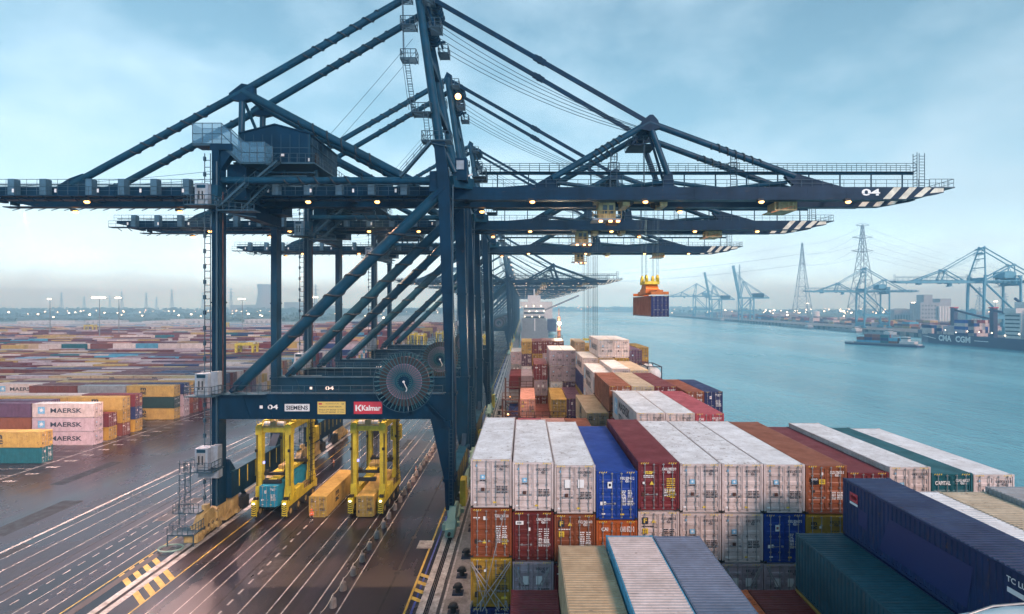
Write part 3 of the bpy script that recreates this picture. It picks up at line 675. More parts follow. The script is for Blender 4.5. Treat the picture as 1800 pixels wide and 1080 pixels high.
    for y in (76.8, 81.2): mb.bar((-14.6, y, 73.8), (-12.4, y, 68.2), .3); mb.bar((-14.2, y, 69.0), (-12.0, y, 69.2), .3); mb.bar((-15, y, 73.0), (-12.4, y, 72.6), .3)
    part('sheave_block', mb)
    # boom hoist rods hanging beside the mast leg
    mb = MB('blue2'); mb.tube((-9.4, 72.4, 47.2), (-10.9, 72.1, 50.4), .42, 10); mb.bar((-9.8, 72.0, 45.9), (-7.4, 76, 46.4), .7, 1.5); mb.box(-9.4, -7.8, 72.4, 74.4, 46.2, 49.2, 'blue'); mb.box(-9.2, -8.2, 72.2, 72.42, 47.6, 48.8, 'liftwhite'); mb.tube((-8.6, 73, 46.4), (-7.4, 75, 47.6), .12, 6, 'white'); part('boom_hinge', mb)
    # ropes
    def rope(a, b, sag, r=.045, n=10):
        mb = MB('railing'); part('hoist_rope', mb)
        a, b = Vector(a), Vector(b); mb.path([a + (b - a) * i / n - Vector((0, 0, 4 * sag * (i / n) * (1 - i / n))) for i in range(n + 1)], r, 4)
    for y, z in ((77.2, 70.0), (77.6, 69.3), (78.4, 68.6), (79.6, 68.2), (80.8, 68.0)): rope((-12.8, y, z), (17.0, y, 55.0 + (y - 79) * .1), 1.3)
    for y in (77.4, 80.6): rope((-16.2, y, 67.8), (-29.5, y, 52.5), .2, .03)
    rope((-76, 78, 46.5), (-42, 78, 49.2), .3, .03); rope((-76, 80, 46.5), (-42, 80, 48.6), .3, .03)
    # landing of the boom hoist ropes on top of the boom frame
    mb = MB('blue'); mb.box(16.6, 18.6, 76.4, 81.6, 54.5, 55.3); mb.box(15.2, 19, 77, 81, 52.3, 52.5); mb.rail([(15.2, 77, 52.5), (19, 77, 52.5), (19, 81, 52.5), (15.2, 81, 52.5), (15.2, 77, 52.5)], 1.1, 1, .04, 'railing')
    for y in (77.4, 78.6, 79.4, 80.6): mb.tube((17.2, y - .1, 54.2), (17.2, y + .1, 54.2), .8, 16)
    for y in (77, 81): mb.bar((17.2, y, 54.4), (15.4, y, 52.4), .25); mb.bar((17.8, y, 54.4), (20.2, y, 46.4), .3)
    mb.ladder((17.2, 77, 46.4), (17.2, 77, 52.3), (0, 1, 0), .6, .05, m='railing'); part('boom_frame_head', mb)
    # upper walkway over the boom
    mb = MB('blue2'); mb.tube((-6.5, 79, 48.7), (57.4, 79, 48.7), .19, 8)
    for i in range(14): x = -4 + i * 4.6; mb.tube((x, 79, 48.6), (x, 79, 46.0), .10, 6); mb.box(x - .1, x + .1, 76.9, 81.1, 45.7, 46.0)
    r = MB('railing')
    for y in (78.4, 79.6): r.rail([(-6.5, y, 48.85), (57.4, y, 48.85)], 1.2, 1.45, .038)
    r.box(-6.5, 57.4, 78.4, 79.6, 48.84, 48.88); r.ladder((57.4, 78.6, 46), (57.4, 78.6, 51.6), (0, 1, 0), .8, .06); r.ladder((58.4, 78.6, 46), (58.4, 78.6, 51.6), (1, 0, 0), .8, .06)
    for x in (13, 30.5): r.ladder((x, 78, 46), (x, 78, 51.4), (1, 0, 0), .9, .06); r.rail([(x - .8, 77.8, 48.8), (x + .8, 77.8, 48.8)], 1.2, .8, .045); r.rail([(x - .4, 77.6, 50.2), (x + .5, 77.6, 50.2)], 1.1, .5, .04)
    r.rail([(-7.6, 77, 47.9), (-5.6, 77, 47.9), (-5.6, 81, 47.9)], 1.2, .5, .05); r.box(-7.6, -5.6, 77, 81, 47.8, 47.9)
    part('boom_walkway', mb, ('railing', r))
    # machinery house
    mb = MB('blue'); mb.poly([(-39.1, 48.6), (-29.6, 48.6), (-29.6, 52.85), (-34.3, 54.0), (-39.1, 52.85)], 73.5, 84.5); mb.poly([(-39.3, 52.8), (-34.3, 54.02), (-29.4, 52.8), (-29.4, 52.95), (-34.3, 54.2), (-39.3, 52.95)], 73.35, 84.65)
    for i in range(8): mb.box(-38.5 + i * 1.25, -38.45 + i * 1.25, 73.46, 73.5, 48.7, 52.7, 'railing')
    mb.box(-39.1, -29.6, 73.45, 73.5, 50.85, 50.93, 'railing'); mb.box(-29.58, -29.45, 73.4, 73.55, 48.6, 52.8, 'blue2')
    d = MB('white'); d.box(-33.4, -33.0, 73.38, 73.46, 49.7, 50.1); d.box(-29.7, -29.5, 73.36, 73.44, 49.0, 49.5); d.box(-35.8, -35.6, 73.38, 73.46, 49.4, 49.7)
    pf = MB('railing'); pf.box(-39.4, -28.4, 72.3, 85.6, 48.38, 48.58); pf.rail([(-36.5, 72.4, 48.6), (-28.5, 72.4, 48.6), (-28.5, 85.5, 48.6)], 1.2, 1.1, .045); pf.stairs((-37.2, 72.2, 45.0), (-33.0, 72.2, 48.5), .9, (0, -1, 0)); pf.stairs((-38.4, 73.6, 42.4), (-35, 73.6, 45.6), .9, (0, -1, 0))
    for x in (-38.5, -34, -29.5):
        for y in (75.8, 82.2): pf.box(x - .2, x + .2, y - .2, y + .2, 46, 48.4)
    pf.tube((-38, 74, 47.6), (-29, 74, 47.6), .15, 6); pf.tube((-38, 73.6, 47.0), (-30, 73.6, 47.0), .12, 6)
    g = MB('railing')
    for i in range(6): y = 74.5 + i * 1.9; g.box(-29.6, -29.55, y, y + .1, 48.7, 52.6)
    g.bar((-29.52, 73.6, 51.5), (-29.52, 84, 51.5), .06); g.box(-29.6, -29.45, 75.5, 76.6, 48.7, 50.8, 'black')
    part('machinery_house', mb, ('sign', d), ('platform', pf), ('wall_seam', g))
    # clad stair gallery on the landside leg
    mb = MB('mesh'); 
    def panel(a, b): 
        (x0, z0), (x1, z1) = a, b
        for y in (70.2, 72.4): mb.quad((x0, y, z0), (x1, y, z1), (x1, y, z1 + 2.7), (x0, y, z0 + 2.7))
        mb.quad((x0, 70.2, z0), (x1, 70.2, z1), (x1, 72.4, z1), (x0, 72.4, z0))
    panel((-43.6, 50.45), (-39.8, 50.45)); panel((-39.8, 50.45), (-37.2, 48.0)); panel((-37.2, 48.0), (-34.1, 48.0)); mb.quad((-43.6, 70.2, 50.45), (-43.6, 72.4, 50.45), (-43.6, 72.4, 53.15), (-43.6, 70.2, 53.15)); mb.quad((-34.1, 70.2, 48), (-34.1, 72.4, 48), (-34.1, 72.4, 50.7), (-34.1, 70.2, 50.7))
    fr = MB('railing')
    for y in (70.2, 72.4):
        for dz in (0, 1.3, 2.7): fr.path([(-43.6, y, 50.45 + dz), (-39.8, y, 50.45 + dz), (-37.2, y, 48 + dz), (-34.1, y, 48 + dz)], .05, 4)
        for x, z in ((-43.6, 50.45), (-42.3, 50.45), (-41, 50.45), (-39.8, 50.45), (-38.5, 49.2), (-37.2, 48), (-36.1, 48), (-35.1, 48), (-34.1, 48)): fr.tube((x, y, z), (x, y, z + 2.7), .05, 4)
    fr.bar((-43.6, 71.3, 50.3), (-39.8, 71.3, 50.3), 2.2, .2); fr.bar((-39.8, 71.3, 50.2), (-37.2, 71.3, 47.8), 2.2, .2); fr.bar((-37.2, 71.3, 47.9), (-34.1, 71.3, 47.9), 2.2, .2)
    part('stair_gallery', mb, ('gallery_frame', fr))
    # lift landings on the landside leg
    for z, lad in ((42.0, 0), (17.75, 0), (8.2, 1)):
        mb = MB('liftwhite'); mb.box(-42.05, -40.4, 68.2, 69.9, z, z + 2.75); mb.box(-40.39, -39.55, 68.9, 69.95, z + .1, z + (2.75 if z > 40 else 2.9), 'liftwhite' if z < 40 else 'blue2'); mb.box(-41.8, -40.7, 68.15, 68.2, z + 2.2, z + 2.6, 'blue2')
        dr = MB('steel'); dr.box(-41.75, -40.75, 68.14, 68.2, z + .1, z + 2.1)
        for x in (-41.5, -41.05): dr.box(x - .09, x + .09, 68.11, 68.14, z + .7, z + 1.8, 'black')
        pl = MB('railing'); pl.box(-42.9, -39.3, 67.3, 69.95, z - .15, z); pl.rail([(-42.9, 69.5, z), (-42.9, 67.3, z), (-39.4, 67.3, z), (-39.4, 69.5, z)], 1.15, .8, .045)
        if z > 40: pl.stairs((-39.3, 68.8, 42), (-36.0, 68.8, 45), .9); pl.box(-39.3, -34.5, 68.2, 70, 41.3, 41.45); pl.rail([(-39.3, 68.2, 41.45), (-34.5, 68.2, 41.0)], 1.1, .8, .045); pl.bar((-39, 69, 41.2), (-34.6, 69, 40.6), .12)
        if z < 10:
            pl.ladder((-43.2, 67.5, .6), (-43.2, 67.5, 9.6), (1, 0, 0), .7, .055, .5); pl.ladder((-42.4, 67.3, 2.8), (-42.4, 67.3, 9.4), (1, 0, 0), .7, .055, .5)
            for i in range(9): pl.rail([(-43.6, 67.2, 3.4 + i * .75), (-42.0, 67.2, 3.4 + i * .75)], .02, .5, .04)
            pl.box(-43.6, -40.4, 66.3, 68.6, 3.3, 3.45); pl.rail([(-43.6, 68.6, 3.45), (-43.6, 66.3, 3.45), (-40.4, 66.3, 3.45)], 1.15, .6, .045); pl.box(-42.8, -39.7, 64.0, 66.2, 1.55, 1.7); pl.rail([(-42.8, 66.2, 1.7), (-42.8, 64.0, 1.7), (-39.7, 64.0, 1.7), (-39.7, 66.2, 1.7)], 1.15, .6, .045)
            for x in (-42.8, -39.7): pl.tube((x, 64.1, .3), (x, 64.1, 1.6), .07, 6)
            mb.box(-42.1, -39.5, 69.0, 69.95, 6.9, 8.02)
        part('lift_cabin', mb, ('door', dr), ('platform', pl))
    mb = MB('bogie'); mb.polyx([(66.8, 3.2), (68.6, 3.4), (69.6, 1.4), (66.0, .5), (64.6, .6)], -40.9, -39.95); mb.box(-41.2, -39.7, 72.6, 74.2, 1.2, 3.4); mb.box(-41.3, -39.6, 64.8, 66.0, .4, 1.5)
    for i in range(5): mb.box(-41.35, -40.95, 65.2 + i * .9, 65.8 + i * .9, .9, 1.5 + (i % 2) * .4); mb.tube((-39.9, 65.4 + i * .9, 1.1), (-39.5, 65.4 + i * .9, 1.1), .3, 10); mb.bar((-39.8, 65 + i * .9, .5), (-39.8, 65.7 + i * .9, 1.7), .12, .12, 'black')
    mb.box(-40.7, -40.1, 67.4, 68.2, 3.2, 4.0); mb.box(-41.1, -39.75, 69.2, 69.9, .5, 2.6); part('rail_clamp', mb); mb = MB('green')
    mb.path([(-42.2 + 1.4 * math.cos(t * .52), 63.8 + 1.0 * math.sin(t * .52), .25) for t in range(13)], .09, 6, 'green'); part('cable_hose', mb)
    # cable reel
    c = Vector((-15.5, 69.0, 19.4)); mb = MB('reelbrown')
    def ring(mb, r0, r1, y0, y1, m, n=48):
        vs = []
        for y in (y0, y1):
            for r in (r0, r1): vs += [(c.x + r * math.cos(6.28319 * i / n), y, c.z + r * math.sin(6.28319 * i / n)) for i in range(n)]
        f = []
        for i in range(n):
            j = (i + 1) % n; f += [(i, j, n + j, n + i), (2 * n + i, 3 * n + i, 3 * n + j, 2 * n + j), (n + i, n + j, 3 * n + j, 3 * n + i), (i, 2 * n + i, 2 * n + j, j)]
        mb.add(vs, f, m)
    ring(mb, 2.3, 3.2, 68.9, 69.5, 'reelbrown'); ring(mb, 1.15, 2.3, 68.93, 69.46, 'reelcable'); ring(mb, .2, 1.15, 68.9, 69.5, 'blue')
    for q in range(7): ring(mb, 2.36 + q * .12, 2.42 + q * .12, 68.86, 68.9, 'black')
    for q in range(8): ring(mb, 1.2 + q * .13, 1.26 + q * .13, 68.9, 68.93, 'reelbrown')
    sp = MB('spoke')
    for i in range(40):
        t = 6.28319 * i / 40; dx, dz = math.cos(t), math.sin(t); r0 = .35 if i % 2 else .9
        sp.bar((c.x + dx * r0, 68.78, c.z + dz * r0), (c.x + dx * 3.2, 68.78, c.z + dz * 3.2), .085, .1); sp.bar((c.x + dx * 3.2, 68.78, c.z + dz * 3.2), (c.x + dx * 3.75, 68.62, c.z + dz * 3.75), .10, .10); sp.bar((c.x + dx * 2.9, 69.6, c.z + dz * 2.9), (c.x + dx * 3.75, 69.75, c.z + dz * 3.75), .06, .08)
    ring(sp, 3.86, 3.93, 68.55, 68.6, 'railing'); ring(sp, .25, .7, 68.70, 68.8, 'blue'); ring(sp, 1.08, 1.16, 68.72, 68.76, 'blue2')
    for i in range(20): t = 6.28319 * i / 20; sp.bar((c.x + math.cos(t) * 3.2, 68.7, c.z + math.sin(t) * 3.2), (c.x + math.cos(t) * 3.9, 68.57, c.z + math.sin(t) * 3.9), .04)
    hb = MB('blue'); hb.tube((c.x, 68.6, c.z), (c.x, 70.0, c.z), .4, 16); hb.tube((c.x, 68.5, c.z), (c.x, 68.6, c.z), .16, 10, 'white'); hb.path([(c.x, 68.5, c.z), (c.x + .25, 68.45, c.z - .5), (c.x + .45, 68.45, c.z - .9), (c.x + .3, 68.5, c.z - 1.25)], .06, 6, 'white'); hb.box(c.x - .5, c.x + .5, 69.5, 70.0, 16.2, c.z + .3); hb.bar((c.x + 2.4, 69.6, 17), (c.x + 5.2, 69.6, 14.2), .16); hb.box(c.x + 5.0, c.x + 5.9, 69.4, 69.9, 13.4, 14.2)
    part('cable_reel', mb, ('spokes', sp), ('hub', hb))
    # trolley and operator cab under the boom
    mb = MB('bogie'); mb.box(14, 21, 77.1, 80.9, 44.6, 45.4); mb.box(14.2, 15.2, 77.1, 80.9, 43.6, 44.6); mb.box(19.6, 20.6, 77.1, 80.9, 43.6, 44.6)
    for x in (15.4, 19.4):
        for y in (77.6, 80.2): mb.tube((x, y, 44.3), (x, y + .4, 44.3), .5, 14, 'black')
    cb = MB('bogie'); cb.box(10.8, 13.2, 77.8, 80.2, 41.9, 44.2); cb.box(9.9, 14.0, 77.4, 80.6, 41.6, 41.85, 'hullgrey'); cb.rail([(9.9, 77.4, 41.85), (14.0, 77.4, 41.85)], 1.1, .8, .05, 'bogie'); cb.box(10.2, 11, 78, 80, 44.2, 44.9); cb.box(12.2, 13.8, 77.6, 80.4, 41.2, 41.6, 'rustbrown')
    gl = MB('glass'); gl.box(11.4, 12.9, 77.72, 77.8, 42.6, 43.8); gl.box(13.2, 13.26, 78, 80, 42.1, 43.9); gl.box(12.0, 12.3, 77.7, 77.72, 42.6, 43.8, 'bogie')
    ll = MB('lamp'); 
    for x in (10.8, 12.2, 13.3): ll.box(x, x + .5, 77.35, 77.6, 41.3, 41.55)
    part('trolley', mb, ('operator_cab', cb), ('window', gl), ('cab_lamp', ll))
    mb = MB('bogie'); mb.box(36, 39.2, 76.9, 81, 42.9, 43.05); mb.rail([(36, 76.95, 43.05), (39.2, 76.95, 43.05), (39.2, 81, 43.05)], 1.1, .6, .06); mb.bar((35.5, 77, 42.6), (39, 77, 43.6), .12, .12, 'orange')
    for x in (36.1, 39.1): mb.tube((x, 77, 43), (x, 77, 44.6), .09, 6)
    mb.box(36.6, 39, 77.2, 80.6, 43.1, 44.3); part('service_platform', mb)
    # floodlights under girder and boom (lit)
    lamps = [(x, 75.15) for x in (-61.6, -46, -30.5, -20.8, 1.0, 16.9, 33.2, 45.4)] + [(x, 82.9) for x in (-69.7, -53.5, -38, -6.7, 24, 40.5)]
    for x, y in lamps:
        mb = MB('black'); mb.box(x - .5, x + .3, y - .3, y + .3, 43.85, 44.18); mb.tube((x - .1, y, 44.1), (x - .1, y, 44.3), .1, 6); l = MB('lamp'); l.sphere((x + .1, y, 43.76), .36, None, 12, 8, .62); part('floodlight', mb, ('lens', l))
    x, y, z = -13.2, 74.6, 69.6
    mb = MB('black'); mb.box(x - .4, x + .2, y - .3, y + .3, z, z + .5); l = MB('lamp'); l.sphere((x + .3, y - .2, z + .25), .6, None, 12, 8); part('mast_lamp', mb, ('lens', l))
    return P

ROOTC = Vector((CX, CY, 0))
GR = 'dark blue gantry cranes along the quay'
parts = crane_parts('04', True)
def signs(root):
    y = 70.0
    mb = MB('white'); mb.box(-31.4, -28.15, y, y + .05, 15.35, 16.3); k = MB('ink'); k.text('SIEMENS', (-29.78, y - .006, 15.82), (1, 0, 0), (0, 0, 1), .56, 'ink', .03, 2.85)
    o = mb.shift(-ROOTC).obj('sign', root); o['label'] = 'white sign with dark green lettering'; k.shift(-ROOTC).obj('lettering', o)
    mb = MB('signy'); mb.box(-27.1, -23.45, y, y + .05, 14.98, 16.6); k = MB('ink')
    for t, z, h, w, xo in (('HIJSWERKTUIG 04  1998', 16.32, .13, 1.7, .1), ('WERKLAST ONDER HIJSBLOK', 15.92, .19, 3.0, -.15), ('SINGLE LIFT BEDRIJF  54 TON', 15.52, .19, 3.3, 0), ('TWIN LIFT BEDRIJF  77 TON', 15.22, .19, 3.3, 0)): k.text(t, (-25.27 + xo, y - .006, z), (1, 0, 0), (0, 0, 1), h, 'ink', .02, w)
    k.quad((-26.95, y - .005, 16.22), (-26.5, y - .005, 16.22), (-26.5, y - .005, 16.42), (-26.95, y - .005, 16.42), 'red'); k.text('CE', (-23.8, y - .006, 16.32), (1, 0, 0), (0, 0, 1), .2, 'ink', .02)
    o = mb.shift(-ROOTC).obj('sign', root); o['label'] = 'yellow lifting capacity sign'; k.shift(-ROOTC).obj('lettering', o)
    mb = MB('red'); mb.box(-22.35, -18.65, y, y + .05, 15.0, 16.6); k = MB('inkw'); k.text('Kalmar', (-20.05, y - .006, 15.78), (1, 0, 0), (0, 0, 1), .72, 'inkw', .03, 2.5)
    a, b = -22.15, 15.78
    k.quad((a + .02, y - .006, b - .4), (a + .22, y - .006, b - .4), (a + .22, y - .006, b + .4), (a + .02, y - .006, b + .4))
    for sg in (1, -1): k.quad((a + .26, y - .006, b), (a + .48, y - .006, b), (a + .84, y - .006, b + sg * .42), (a + .58, y - .006, b + sg * .42))
    o = mb.shift(-ROOTC).obj('sign', root); o['label'] = 'red maker sign with white lettering'; k.shift(-ROOTC).obj('lettering', o)
crane = thing('gantry_crane', 'nearest dark blue gantry crane, its boom tip numbered 04', 'crane', ROOTC, 0, GR)
meshes = []
for name, mb, kids in parts:
    mb.shift(-ROOTC); o = mb.obj(name, crane)
    for kn, km in kids: km.shift(-ROOTC); km.obj(kn, o)
c2 = copy_tree(crane); c2.location.y += 29.4; c2['label'] = 'second dark blue gantry crane from the camera, directly behind the one numbered 04'
for o in c2.children:
    if o.name.startswith('portal_beam'):
        for q in list(o.children):
            if q.name.startswith('number'):
                lo = q.location; k = MB('inkw'); near = q.data.vertices[0].co.y < 0; yt = (70.06 if near else 86.4) - .006
                k.text('06', (-16.5 if near else -31.5, yt, 15.9), (1, 0, 0), (0, 0, 1), .62, 'inkw', .025, 1.35); k.shift(-ROOTC); q.data = k.mesh('number')
    if o.name.startswith('boom') and not o.name.startswith('boom_'):
        for q in list(o.children):
            if q.name.startswith('number'): bpy.data.objects.remove(q)
# trolleys of the other cranes stand further out or in
def slide(root, dx):
    for o in root.children:
        if o.name.split('.')[0] == 'trolley': o.location.x += dx
slide(c2, -.5)
c3 = copy_tree(c2); c3.location.y = CY + 73.1; c3['label'] = 'third dark blue gantry crane from the camera, its shorter looking boom below the second'
slide(c3, 4)
signs(crane)
for root in (crane, c3):            # only the second crane has its mast lamp lit
    for o in list(root.children):
        if o.name.startswith('mast_lamp'):
            for q in list(o.children): bpy.data.objects.remove(q)
            bpy.data.objects.remove(o)
# far cranes: one mesh each, their parts are too small to see
whole = MB('blue')
for name, mb, kids in parts:
    if name == 'trolley' : pass
    whole.merge(mb)
    for kn, km in kids: 
        if kn in ('number', 'strake', 'sign'): continue
        whole.merge(km)
whole.mats = ['lampfar' if x == 'lamp' else x for x in whole.mats]
whole_me = whole.mesh('gantry_crane')
whole_l = whole_me.copy(); 
whole_l.materials.clear()
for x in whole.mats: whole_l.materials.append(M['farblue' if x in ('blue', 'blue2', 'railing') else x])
for i, y in enumerate((331, 366, 442, 520, 590, 680, 790, 900, 1020)):
    o = put('gantry_crane', whole_me, None, (CX, y + 3.5, 0)); tag(o, 'hazy blue gantry crane far along the quay, %s of the distant row counting away' % ORD[i + 1], 'crane', 'hazy cranes far along the quay')
# cranes of the terminal across the river, booms toward us
GX = 'pale blue cranes across the river'
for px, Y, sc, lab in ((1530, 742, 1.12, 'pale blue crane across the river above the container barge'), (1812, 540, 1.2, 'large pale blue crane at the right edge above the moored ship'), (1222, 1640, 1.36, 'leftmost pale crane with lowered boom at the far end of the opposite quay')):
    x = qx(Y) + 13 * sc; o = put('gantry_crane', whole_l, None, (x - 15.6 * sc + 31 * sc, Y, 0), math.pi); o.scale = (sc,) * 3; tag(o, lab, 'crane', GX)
# two older cranes with raised booms
for px, Y, lab in ((1258, 1415, 'left one of two pale cranes with raised boom across the river'), (1312, 1188, 'right one of two pale cranes with raised boom, the taller')):
    k_ = 1.08; mb = MB('farblue'); 
    for x in (-12, 12):
        for y in (-9, 9): mb.box(x - 1, x + 1, y - 1, y + 1, 0, 46)
        mb.box(x - 1, x + 1, -9, 9, 10, 13); mb.tube((x, -9, 12), (x, 9, 44), .7, 6)
    for y in (-9, 9): mb.box(-12, 12, y - 1, y + 1, 18, 20.5); mb.tube((-12, y, 20), (12, y, 45), .8, 6)
    mb.box(-16, 46, -4, 4, 44, 47); mb.box(14, 34, -6, 6, 47, 55, 'blue')
    for y in (-4, 4):
        mb.bar((-14, y, 46), (-27, y, 112), 2.0, 2.6); mb.bar((-12, y, 47), (-6, y, 80), 1.4); mb.tube((-6, y, 80), (44, y, 47), .6, 6); mb.tube((-6, y, 80), (-24, y, 98), .5, 6); mb.tube((-6, y, 80), (12, y, 47), .8, 6)
    for i in range(9): z = 50 + i * 7; mb.bar((-14 - (z - 46) * .197, -4, z), (-14 - (z - 46) * .197, 4, z + 3), .7)
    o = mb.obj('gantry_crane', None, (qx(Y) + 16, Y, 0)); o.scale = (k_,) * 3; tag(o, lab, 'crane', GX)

# the lit floodlights of the nearest three cranes: warm lamps shining down
def spot(x, y, z, e, col=(1.0, .60, .36), ang=125):
    l = bpy.data.lights.new('floodlight_glow', 'SPOT'); l.energy = e; l.color = col; l.spot_size = R(ang); l.spot_blend = .7; l.shadow_soft_size = .5
    o = bpy.data.objects.new('floodlight_glow', l); o.location = (x, y, z); COL.objects.link(o)
for dy in (0, 29.4):
    for x in (-69.7, -61.6, -46, -30.5, -20.8): spot(x, 75.1 + dy, 43.3, 26000 if x < -60 else 8500, *(((1, .62, .56), 140) if x < -60 else ()))
    for x in (1.0, 16.9): spot(x, 75.1 + dy, 43.3, 6000)
spot(-26, 79 + 73, 43.3, 14000); spot(1, 79 + 73, 43.3, 9000)
# ================================================================ SHIPPING CONTAINERS
CW = 2.438
PAL = {'white': (.64, .55, .53), 'lilac white': (.50, .41, .46), 'grey': (.33, .35, .37), 'yellow': (.50, .34, .09), 'sand': (.50, .37, .23), 'mustard': (.42, .26, .035), 'maroon': (.17, .028, .035), 'dark red': (.14, .024, .022),  # plain white is tinted pinkish: warm light on the doors put into its colour
       'rust brown': (.26, .085, .04), 'rust orange': (.27, .075, .028), 'orange': (.50, .13, .035), 'blue': (.012, .055, .31), 'navy': (.018, .030, .13), 'dark blue': (.009, .026, .092), 'teal': (.012, .12, .15), 'dark teal': (.012, .075, .105),
       'grey blue': (.17, .21, .30), 'light blue': (.09, .36, .55), 'bright blue': (.02, .27, .42), 'purple': (.13, .065, .12), 'salmon': (.52, .26, .20), 'pink red': (.42, .08, .10), 'dark green': (.014, .045, .042), 'red brown': (.20, .05, .035), 'plum': (.17, .04, .075), 'cream': (.55, .47, .34)}
_cm = {}
def corr(L, pitch, amp):
    pts = []; n = max(2, int(L / pitch)); p = L / n
    for i in range(n): a = i * p; pts += [(a, 0), (a + p * .26, 0), (a + p * .40, amp), (a + p * .86, amp)]
    return pts + [(L, 0)]
def shell_mesh(L, H):
    if ('s', L, H) in _cm: return _cm['s', L, H]
    mb = MB('paint'); x = CW / 2; z0, z1 = .16, H - .11
    c = corr(L - .30, .278, .036); y0 = .15; n = len(c)
    for sg in (-1, 1):
        vs = [(sg * (x - .045 + d), y0 + a, z) for z in (z0, z1) for a, d in c]
        mb.add(vs, [((i, i + 1, n + i + 1, n + i) if sg > 0 else (i + 1, i, n + i, n + i + 1)) for i in range(n - 1)])
    cc = corr(CW - .3, .25, .036); n = len(cc); vs = [(-x + .15 + a, L - .06 + d, z) for z in (z0, z1) for a, d in cc]; mb.add(vs, [(i + 1, i, n + i, n + i + 1) for i in range(n - 1)])
    mb.box(-x + .06, x - .06, .12, L - .1, .05, .15)
    me = mb.mesh('shell'); _cm['s', L, H] = me; return me
def roof_mesh(L, H):
    if ('r', L, H) in _cm: return _cm['r', L, H]
    mb = MB('paint'); x = CW / 2; r = corr(L - .3, .209, .034); n = len(r)
    vs = [(xx, .15 + a, H - .045 + d) for xx in (-x + .06, x - .06) for a, d in r]; mb.add(vs, [(i + 1, i, n + i, n + i + 1) for i in range(n - 1)])
    for y in (.09, L - .15): mb.box(-x + .06, x - .06, y, y + .07, H - .045, H - .028)
    me = mb.mesh('roof'); _cm['r', L, H] = me; return me
def frame_mesh(L, H, hc=True):
    key = ('f', L, H, hc)
    if key in _cm: return _cm[key]
    mb = MB('paint'); x = CW / 2
    for sx in (-1, 1):
        a, b = sorted((sx * x, sx * (x - .10)))
        for y in (0, L - .15): mb.box(a, b, y, y + .15, .12, H - .12)
        a, b = sorted((sx * (x - .004), sx * (x - .07))); mb.box(a, b, .16, L - .16, .03, .17); mb.box(a, b, .16, L - .16, H - .12, H - .03)
        for y in (-.004, L - .174):
            for z in (0, H - .118): a, b = sorted((sx * (x + .004), sx * (x - .16))); mb.box(a, b, y, y + .178, z, z + .118, 'dark' if z == 0 else 'paint')
    for y in (.01, L - .11): mb.box(-x + .16, x - .16, y, y + .1, H - .13, H - .02); mb.box(-x + .16, x - .16, y, y + .1, .02, .16)
    mb.box(-x + .1, x - .1, .10, .115, .16, H - .13, 'dark')
    if hc:      # high-cube warning stripes on the top corners
        for sx in (-1, 1):
            for i in range(4): a = sx * (x - .20 - i * .13); mb.quad((a - .05, -.0012 + .008, H - .115), (a, .0068, H - .115), (a + .05, .0068, H - .03), (a, .0068, H - .03), 'inky')
    me = mb.mesh('frame'); _cm[key] = me; return me
def door_mesh(H):
    if ('d', H) in _cm: return _cm['d', H]
    mb = MB('paint'); w = 1.085; z0, z1 = .18, H - .15; n = 5; h = (z1 - z0) / n; pr = []
    for i in range(n): z = z0 + i * h; pr += [(.045, z), (.045, z + h * .22), (.075, z + h * .32), (.075, z + h * .78), (.045, z + h * .90)]
    pr.append((.045, z1)); m = len(pr); vs = [(xx, y, z) for xx in (-w / 2 + .06, w / 2 - .06) for y, z in pr]
    mb.add(vs, [(i, m + i, m + i + 1, i + 1) for i in range(m - 1)])
    mb.box(-w / 2, -w / 2 + .06, .03, .08, z0, z1); mb.box(w / 2 - .06, w / 2, .03, .08, z0, z1); mb.box(-w / 2, w / 2, .032, .078, z0 - .0, z0 + .05); mb.box(-w / 2, w / 2, .032, .078, z1 - .05, z1)
    me = mb.mesh('door'); _cm['d', H] = me; return me
def gear_mesh(H, sg):
    if ('g', H, sg) in _cm: return _cm['g', H, sg]
    mb = MB('steel')
    for x in (-.27, .27):
        mb.tube((x, .0, .10), (x, .0, H - .07), .022, 6)
        for z in (.14, .62, 1.55, H - .62, H - .14): mb.box(x - .06, x + .06, .0, .05, z - .035, z + .035)
        d = .34 if x * sg > 0 else -.34
        mb.bar((x, -.03, .98), (x + d * sg * (-1 if x * sg > 0 else -1) * 1.0, -.03, .96), .03, .03); mb.box(x + .1, x + .22, -.03, .04, .93, 1.02)
    me = mb.mesh('locking_gear'); _cm['g', H, sg] = me; return me
def star(mb, o, ux, uz, s, sq='starblue', st='inkw'):
    o, ux, uz = Vector(o), Vector(ux), Vector(uz); n = ux.cross(uz)
    mb.add([o + (ux * a + uz * b) * s / 2 for a, b in ((-1, -1), (1, -1), (1, 1), (-1, 1))], [(0, 1, 2, 3)], sq)
    vs = [o + n * .006]
    for i in range(14): r = s * (.43 if i % 2 == 0 else .15); t = math.pi / 2 + i * math.pi / 7; vs.append(o + n * .006 + ux * (r * math.cos(t)) + uz * (r * math.sin(t)))
    mb.add(vs, [(0, 1 + i, 1 + (i + 1) % 14) for i in range(14)], st)
X3, Z3 = (1, 0, 0), (0, 0, 1)
def rect(mb, x, z, w, h, m, y=-.012): mb.quad((x - w / 2, y, z - h / 2), (x + w / 2, y, z - h / 2), (x + w / 2, y, z + h / 2), (x - w / 2, y, z + h / 2), m)
def lines(mb, x, z, w, n, m, seed=1, h=.05, pitch=.095):
    q = random.Random(seed)
    for i in range(n):
        a = x - w / 2
        while a < x + w / 2 - .03: b = a + q.uniform(.06, .19); rect(mb, (a + min(b, x + w / 2)) / 2, z - i * pitch, min(b, x + w / 2) - a, h, m); a = b + .03
